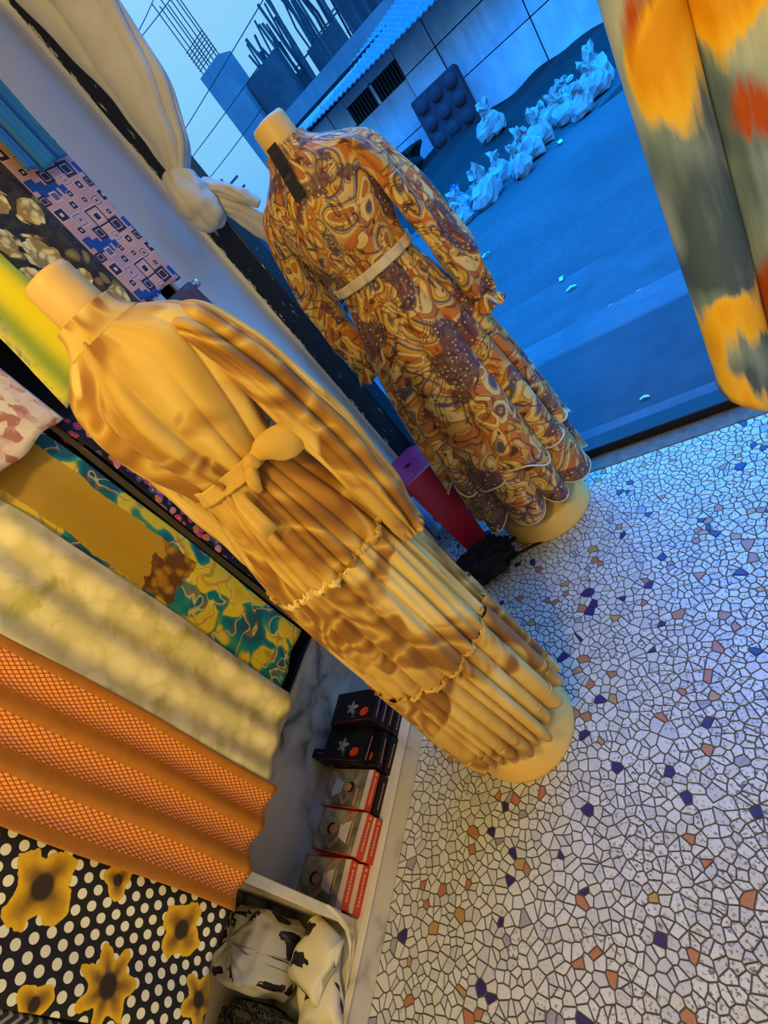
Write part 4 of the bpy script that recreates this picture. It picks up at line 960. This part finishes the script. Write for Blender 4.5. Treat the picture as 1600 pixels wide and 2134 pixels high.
# ------------------------------------------------------------------ grey curtain knotted round the door jamb
MCUR = m_curtain()
cur = empty('curtain', (-1.16, 1.74, 0)); tag(cur, 'pale grey curtain tied in a knot round the black door frame', 'curtain')
def cur_loft(name, P, W, folds=9, amp=.018, n=120, nv=70, seed=1, cap=True):
    P = np.array(P, float); W = np.array(W, float); T = np.linspace(0, 1, nv); t0 = np.linspace(0, 1, len(P))
    Q = np.stack([smooth1(np.interp(T, t0, P[:, k]), 5) for k in range(3)], 1); S = np.stack([smooth1(np.interp(T, t0, W[:, k]), 4) for k in range(2)], 1)
    f = pleats(folds, seed, .7, .5); V = []; UV = []
    for j in range(nv):
        d = Q[min(j + 1, nv - 1)] - Q[max(j - 1, 0)]; d /= np.linalg.norm(d); e1 = np.array([1.0, 0, 0]); e1 -= d * (e1 @ d); e1 /= np.linalg.norm(e1); e2 = np.cross(d, e1)
        for k in range(n):
            th = 2 * PI * k / n; g = float(f(np.array([th + .5 * math.sin(4 * T[j])]))[0]) - .5
            lm = .07 * math.sin(3 * th + 9 * T[j] + seed) + .05 * math.sin(5 * th - 14 * T[j] + 2 * seed) + .03 * math.sin(2 * th + 31 * T[j])
            q = Q[j] + e1 * (S[j, 0] * (1 + amp / .06 * g * .4 + lm)) * math.cos(th) + e2 * (S[j, 1] * (1 + amp / .06 * g + lm)) * math.sin(th)
            V.append(q - np.array([-1.16, 1.74, 0])); UV.append((th * .1, Q[j][2]))
    Fc = grid_faces(n, nv, True)
    if cap: Fc += [tuple(range(n - 1, -1, -1)), tuple((nv - 1) * n + k for k in range(n))]
    return mesh(name, V, Fc, MCUR, cur, True, UV)
cur_loft('drape', [(-1.085, 1.74, 2.70), (-1.085, 1.74, 2.40), (-1.075, 1.735, 2.15), (-1.085, 1.73, 1.95), (-1.115, 1.725, 1.80), (-1.165, 1.72, 1.715)], [(.14, .05), (.135, .05), (.115, .055), (.098, .055), (.070, .05), (.030, .035)], 8, .02, seed=3)
cur_loft('knot', [(-1.170, 1.73, 1.735), (-1.168, 1.70, 1.70), (-1.165, 1.69, 1.64), (-1.155, 1.70, 1.575), (-1.145, 1.73, 1.545)], [(.026, .03), (.052, .05), (.070, .062), (.055, .055), (.018, .02)], 6, .010, seed=6)
cur_loft('knot_band', [(-1.235, 1.765, 1.575), (-1.225, 1.72, 1.575), (-1.19, 1.69, 1.60)], [(.022, .018), (.022, .022), (.014, .018)], 5, .012, seed=8, nv=30)
cur_loft('tail', [(-1.130, 1.73, 1.66), (-1.08, 1.74, 1.60), (-1.045, 1.75, 1.55), (-1.02, 1.76, 1.50)], [(.018, .02), (.024, .022), (.022, .02), (.014, .014)], 5, .012, seed=9, nv=40)
cur_loft('tail', [(-1.130, 1.73, 1.60), (-1.095, 1.75, 1.53), (-1.075, 1.77, 1.45), (-1.062, 1.79, 1.37), (-1.055, 1.80, 1.335)], [(.020, .02), (.034, .024), (.040, .024), (.032, .02), (.012, .012)], 6, .012, seed=10, nv=50)

# ------------------------------------------------------------------ tie-dye cloth hanging at the right
def right_cloth():
    rail = empty('clothes_rail', (1.1, .97, 2.10)); tag(rail, 'chrome clothes rail fixed to the right wall', 'rail')
    MB().tube([(-1.16, 0, 0), (1.10, 0, 0)], .012, 12).build('bar', M_CHROME, rail, True)
    MB().tube([(-1.14, 0, 0), (-1.14, 0, .85)], .006, 8).build('drop_rod', M_CHROME, rail, True)
    mat = m_tiedye(); nu, nv = 150, 90; V = []; UV = []; top = 2.113
    for j in range(nv):
        for i in range(nu):
            u = i / (nu - 1) * .62
            s = j / (nv - 1)
            hem = .725 - .14 * min(u, .12) / .12 * .9 + .006 * math.sin(40 * u)
            z = top - s * (top - hem); k = min(1, s * 6)
            # a doubled roll of cloth along the free edge, then a deep crease, then a flat face
            if u < .12: a = u / .12 * PI * 1.15; x = .036 - .040 * math.cos(a) * (1 if a < PI else .8); y = -.040 * math.sin(a)
            else: x = .073 + (u - .12) * .86; y = .012 - .045 * min(1, (u - .12) / .03) + .016 * math.sin((u - .12) * 30)
            x += .068 * (1 - s) - .026 * s + .004 * math.sin(8 * s + 9 * u) * k; y = y * (.35 + .65 * k) + .006 * math.sin(11 * s + 20 * u) * k
            if s < .03: y *= .2
            V.append((x, .955 + y, z)); UV.append((u + .27, z - .12))
    o = mesh('hanging_fabric', V, grid_faces(nu, nv), mat, None, True, UV); solidify(o, .003)
    tag(o, 'yellow, rust and grey tie-dye cloth hanging free beside the doorway', 'fabric')
right_cloth()

# ------------------------------------------------------------------ street
GZ = -.16
def terrain(name, x0, x1, y0, y1, zf, mat, nx=60, ny=40, parent=None):
    V = [(x, y, zf(x, y)) for y in np.linspace(y0, y1, ny) for x in np.linspace(x0, x1, nx)]
    return mesh(name, V, grid_faces(nx, ny), mat, parent, True)
structure(terrain('road', -60, 40, 3.2, 60, lambda x, y: GZ - .04 + .03 * math.sin(x * .7 + y) * math.sin(y * .9), M_ROAD, 90, 70))
structure(MB().box(-8, 9, 2.0, 3.0, -.35, -.10, .01).build('pavement', M_PAVE))
structure(MB().box(-8, 9, 3.0, 3.35, -.35, -.105, .03).build('kerb', M_SILL))
structure(MB().box(-9, 9, 3.35, 4.3, -.35, GZ - .005, .02).build('road_edge', M_BANK))
def bank_z(x, y):
    t = min(1, max(0, (y - 10.2 - .12 * (x + 3)) / 4.5)); t = t * t * (3 - 2 * t)
    return GZ - .06 + t * (.55 - .055 * (x + 4)) + .05 * math.sin(2.1 * x + y) * t + .03 * math.sin(5 * x - 3 * y)
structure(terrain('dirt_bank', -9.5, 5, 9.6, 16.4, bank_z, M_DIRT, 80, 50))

# sandbags and plastic bags along the far road edge
def sack(loc, size, seed, mat, label, group, rz, tall=1.0, name='sandbag'):
    r = np.random.default_rng(seed); n, m = 13, 15; V = []; ph = r.random(8) * 6.28
    prof = [(.02, 0), (.42, .02), (.50, .12), (.52, .25), (.47, .38), (.36, .50), (.20, .57), (.13, .62), (.15, .66), (.20, .72), (.24, .80), (.20, .84), (.10, .82), (.02, .78), (.0, .76)]
    for j, (q, z) in enumerate(prof):
        for k in range(n):
            th = 2 * PI * k / n; e = 1 + .16 * math.cos(2 * th + ph[0]) + .11 * math.sin(3 * th + ph[1] + 3 * z) + .09 * math.sin(5 * th + ph[2] - 6 * z)
            zz = z + (.05 * math.sin(2 * th + ph[3]) + .09 * math.sin(3 * th + ph[4])) * (z > .6) * z + .05 * math.sin(2 * th + ph[5]) * (z > .3)
            lean = .18 * z * z
            jx, jy, jz = (r.random(3) - .5) * .11 * size * min(1, q * 6)
            V.append((q * e * math.cos(th) * size + lean * size * math.cos(ph[6]) + jx, q * e * math.sin(th) * size * .72 + lean * size * math.sin(ph[6]) * .5 + jy, max(0, zz * size * tall + jz)))
    o = mesh(name, V, grid_faces(n, m, True) + [tuple(range(n - 1, -1, -1))], mat, None, False, None, loc); o.rotation_euler = (0, 0, rz)
    tag(o, label, 'sack', group); return o
ROWL = 'pale cloth sandbag in the row along the far road edge'
ROWG = 'sandbags along the far road edge'
SB = [(905, 440, .46), (962, 452, .40), (975, 425, .42), (1000, 415, .50), (1022, 398, .62), (1052, 372, .50), (1075, 358, .52), (1105, 318, .58), (1140, 283, .60), (1160, 262, .50), (1145, 248, .44), (1180, 240, .52), (1208, 232, .46), (1195, 205, .52), (1222, 200, .62), (1240, 180, .70)]
BG = [(925, 462, .40), (955, 440, .44), (985, 432, .36), (945, 470, .32)]
bags = [[*at(px, py + 8, 2, GZ)[:2], sz * .84, 0] for px, py, sz in SB] + [[*at(px, py, 2, GZ)[:2], sz, 1] for px, py, sz in BG]
for it in range(60):
    for i in range(len(bags)):
        for j in range(i):
            A, B = bags[i], bags[j]; dx, dy = A[0] - B[0], A[1] - B[1]; L = math.hypot(dx, dy) + 1e-6; need = .56 * (A[2] + B[2])
            if L < need:
                m = (need - L) / 2 / L; A[0] += dx * m; A[1] += dy * m; B[0] -= dx * m; B[1] -= dy * m
for k, (bx, by, sz, blue) in enumerate(bags):
    if blue: sack((bx, by, GZ - .03), sz, 90 + k, M_BLUEPLASTIC, 'bright blue plastic rubbish bag among the sandbags', 'blue rubbish bags', k, .9, 'rubbish_bag')
    else: sack((bx, by, GZ - .03), sz, 40 + k, M_SACK, ROWL, ROWG, .3 * k, 1.15)
p = at(1028, 272, 1, 12.6); sack((p[0], p[1], bank_z(p[0], p[1]) - .02), .55, 77, M_SACK, 'pale sandbag standing alone on the dirt bank', ROWG, .4, 1.25)
p = at(1175, 168, 1, 12.8); o = sack((p[0], p[1], bank_z(p[0], p[1]) - .02), .5, 78, M_SACK, 'flattened pale sack lying on the dirt bank', ROWG, 1.2, .4); o.scale = (1.7, .6, .5)
# facade opposite: sheet panels, barred window, eave
YF = 16.0
fac = structure(empty('wall_opposite', (-3, YF, 0)))
def fp(name, mb, mat, smooth=False, parent=fac):
    return mesh(name, [(v[0] + 3, v[1] - YF, v[2]) for v in mb.v], mb.f, mat, parent, smooth)
xs = [-7.6, -6.1, -5.55, -3.95, -3.05, -1.1, .35, 2.2, 4.2, 6.5]
random.seed(5)
EAVE = 2.62
for a, b_ in zip(xs[:-1], xs[1:]):
    win = (a == -5.55)
    for (z0, z1) in ((-.3, 1.10), (1.12, 1.98)) if not win else ((-.3, .95), (.97, 1.95)):
        d = random.uniform(-.03, .03); fp('sheet_panel', MB().box(a + .012, b_ - .012, YF + d, YF + .10, z0, z1, .01), random.choice((M_FACADE, M_FACADE2)))
    if not win: fp('sheet_panel', MB().box(a + .012, b_ - .012, YF + .0, YF + .10, 2.0, EAVE + .3, .01), M_FACADE2)
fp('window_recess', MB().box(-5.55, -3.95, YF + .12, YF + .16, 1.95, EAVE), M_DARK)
for k in range(17):
    x = -5.5 + k * .095; fp('window_bar', MB().box(x - .012, x + .012, YF + .02, YF + .05, 1.95, 2.42), M_STEEL)
fp('window_post', MB().box(-4.80, -4.73, YF, YF + .1, 1.95, 2.45), M_FACADE)
fp('window_head', MB().box(-5.55, -3.95, YF, YF + .1, 2.42, EAVE + .3), M_FACADE2)
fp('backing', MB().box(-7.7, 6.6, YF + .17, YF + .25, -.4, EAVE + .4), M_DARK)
# corrugated roof sheet above, its near edge running along the eave
V = []; nx = 160
e0, e1 = at(648, 262, 1, YF - 1.0), at(985, -75, 1, YF - 1.0); r0, r1 = at(640, 262, 1, YF + .6), at(880, -75, 1, YF + .6)
for (A, B) in ((e0, e1), (r0, r1)):
    for i in range(nx):
        q = A + (B - A) * (i / (nx - 1) * 1.25 - .02); V.append((q[0] + 3, q[1] - YF, q[2] + .02 * math.sin(i * PI / 2)))
solidify(mesh('eave_sheet', V, grid_faces(nx, 2), M_ROOF, fac, False), .03)
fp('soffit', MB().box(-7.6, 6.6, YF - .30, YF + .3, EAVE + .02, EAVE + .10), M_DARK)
# padded dark crate and a heap of debris against the facade
cr = empty('padded_crate', (-3.35, 15.3, .20), .04); tag(cr, 'dark tufted padding block leaning on the pale facade', 'crate')
MB().box(-.62, .62, -.22, .22, 0, 1.28, .05).build('block', M_CRATE, cr)
for i in range(3):
    for j in range(3):
        mb = MB(); c = (-.40 + .40 * i, -.22, .25 + .40 * j)
        rows = [[(c[0] + .17 * math.cos(t) * q, c[1] - d, c[2] + .17 * math.sin(t) * q) for t in np.linspace(0, 2 * PI, 12, endpoint=False)] for q, d in ((1, 0), (.85, .05), (.5, .08), (.02, .09))]
        mb.add([v for r_ in rows for v in r_], grid_faces(12, 4, True)); mb.build('tuft', M_CRATE, cr, True)
cr.rotation_euler = (math.radians(-8), 0, .04)
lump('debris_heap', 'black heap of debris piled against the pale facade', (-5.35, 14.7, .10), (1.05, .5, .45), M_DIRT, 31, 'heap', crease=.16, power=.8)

# unfinished concrete building behind
YB = 24.0
bld = empty('unfinished_building', (-10, YB, 0)); tag(bld, 'unfinished concrete building with bare columns, props and steel bars', 'building')
def bp(name, mb, mat, smooth=False): return mesh(name, [(v[0] + 10, v[1] - YB, v[2]) for v in mb.v], mb.f, mat, bld, smooth)
ct = at(425, 150, 1, YB); cb = at(600, 372, 1, YB)
bp('column', MB().box(cb[0] - .35, cb[0] + .85, YB - .3, YB + .8, -.5, ct[2] - .1), M_CONC)
COLX = cb[0]
bp('wall_block', MB().box(COLX + .9, COLX + 2.6, YB + .1, YB + .6, -.5, ct[2] - 1.3), M_CONCD)
sl = at(560, 275, 1, YB); s2 = at(800, 40, 1, YB)
bp('slab', MB().box(COLX + .9, 14, YB - .6, YB + 5, sl[2] - .75, sl[2] - .05), M_CONC)
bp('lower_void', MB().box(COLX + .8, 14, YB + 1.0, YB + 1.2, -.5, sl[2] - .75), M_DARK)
for k in range(6):
    x = COLX + 3.2 + k * 3.4; bp('lower_column', MB().box(x, x + .5, YB, YB + .5, -.5, sl[2] - .75), M_CONC)
r7 = np.random.default_rng(4)
# steel bars above the tall column
for k in range(7):
    x = COLX - .28 + k * .17; z1 = ct[2] + 2.0 + r7.random() * .5
    bp('steel_bar', MB().tube([(x, YB + .05 * (k % 3), ct[2] - .3), (x + .03, YB + .05 * (k % 3), z1)], .022, 5), M_STEEL)
for k in range(7):
    z = ct[2] + .1 + k * .11; bp('steel_tie', MB().box(COLX - .32, COLX + .80, YB - .05, YB - .02, z, z + .025), M_STEEL)
# shuttering props on the slab
zs_ = sl[2] - .05
for k in range(96):
    x = COLX + 1.1 + k * .098 + r7.random() * .12; h = 1.3 + min(3.6, k * .045) + r7.random() * 1.3; y = YB + .2 + r7.random() * 2.2
    bp('prop', MB().tube([(x, y, zs_), (x + (r7.random() - .5) * .25, y, zs_ + h * .6), (x + (r7.random() - .5) * .4, y, zs_ + h)], .035 + .03 * r7.random(), 5), M_WOOD)
for k in range(9):
    x = COLX + 3 + k * 1.1; zz = zs_ + .9 + .13 * k; bp('prop_brace', MB().box(x - .6, x + .9, YB + 1.2, YB + 1.26, zz, zz + .05), M_WOOD)
for k in range(14):
    zz = zs_ + .55 + k * .13; bp('steel_mesh', MB().box(COLX + 4.5 + .15 * k, COLX + 9.5, YB + 2.4, YB + 2.43, zz, zz + .03), M_STEEL)
for k in range(5):
    x = COLX + 1.4 + k * 1.9; bp('shutter_panel', MB().box(x, x + 1.5, YB + .9, YB + 1.0, zs_, zs_ + .75 + .2 * (k % 3)), M_CONCD)
bp('white_sheet', MB().box(COLX + 7.2, COLX + 7.6, YB - .2, YB - .15, zs_ + .5, zs_ + 1.5), M_SACK)
# far left of the street: blue shed, corrugated sheet, rubble, poles and wires
sh = at(585, 575, 1, 11.0)
shed = empty('market_stall', (sh[0], 11.0, GZ)); tag(shed, 'bright blue sheet-metal stall down the street beyond the door frame', 'stall')
V = []
for j, z in enumerate((.0, .85)):
    for i in range(60): V.append((-.9 + i * .025, .05 * math.sin(i * 1.3), z))
solidify(mesh('corrugated_sheet', V, grid_faces(60, 2), M_BLUEPLASTIC, shed, False), .01)
MB().box(-1.2, .9, .25, 1.4, .0, 1.25, .03).build('body', M_BLUEPLASTIC, shed)
MB().box(-1.4, 1.0, .1, 1.6, 1.25, 1.32, .01).build('roof', M_ROOF, shed)
lump('rubble_heap', 'dark rubble heap at the roadside beyond the door frame', (sh[0] + .9, 8.6, GZ - .06), (1.4, .7, .30), M_BANK, 51, 'heap', crease=.14, power=.8)
h = at(530, 500, 1, 30.0)
far = structure(MB().box(-40, h[0] + 2, 34, 36, -1, 2.6).build('wall_far', M_CONCD))
def upole(px, py, Y, hgt, label):
    b0 = at(px, py, 1, Y); root = empty('utility_pole', (b0[0], Y, GZ)); MB().tube([(0, 0, 0), (0, 0, hgt)], [.11, .07], 8).build('mast', M_WOOD, root, True)
    for q in (.5, 1.0): MB().box(-.9, .9, -.05, .05, hgt - q, hgt - q + .1).build('crossarm', M_WOOD, root)
    tag(root, label, 'pole'); return b0[0]
x1 = upole(497, 420, 28.0, 5.2, 'wooden utility pole standing far down the street')
def wire(P, Q, sag, label):
    P, Q = np.array(P, float), np.array(Q, float); pts = [P + (Q - P) * t - np.array([0, 0, sag * 4 * t * (1 - t)]) for t in np.linspace(0, 1, 14)]
    o = MB().tube(pts, .016, 5).build('overhead_wire', M_WIRE, None, True); tag(o, label, 'wire', 'overhead wires above the street')
for (a, b_, lb) in (((302, 62), (350, 0), 0), ((316, 0), (298, 40), 0), ((400, 240), (545, 0), 0), ((395, 330), (470, 230), 0), ((450, 350), (500, 285), 0)):
    d = (b_[0] - a[0], b_[1] - a[1]); k = 1.6
    p0 = at(a[0] - d[0] * k * .5, a[1] - d[1] * k * .5, 1, 26); p1 = at(b_[0] + d[0] * k * .6, b_[1] + d[1] * k * .6, 1, 20)
    wire(p0, p1, .05, 'thin dark overhead wire crossing the sky above the street')

# scraps of litter on the street
for k, (px, py, z) in enumerate(((1343, 828, -.10), (1271, 640, GZ), (1334, 607, GZ), (1012, 531, GZ), (1165, 297, GZ), (1190, 600, GZ), (1170, 580, GZ))):
    p = at(px, py, 2, z + .01); q = .010 * p[1]
    V = [(-q, -q * .35, 0), (0, -q * .3, q * .25), (q, -q * .4, 0), (-q * .9, q * .35, .0), (0, q * .4, q * .3), (q * .8, q * .3, .002)]
    o = solidify(mesh('litter_scrap', V, [(0, 1, 4, 3), (1, 2, 5, 4)], M_WHITEPRINT, None, False, None, tuple(p)), .001); o.rotation_euler = (0, 0, 1.3 * k)
    tag(o, 'white paper scrap on the pavement outside the threshold' if k == 0 else 'small white paper scrap lying on the road', 'litter', None if k == 0 else 'paper scraps on the road')
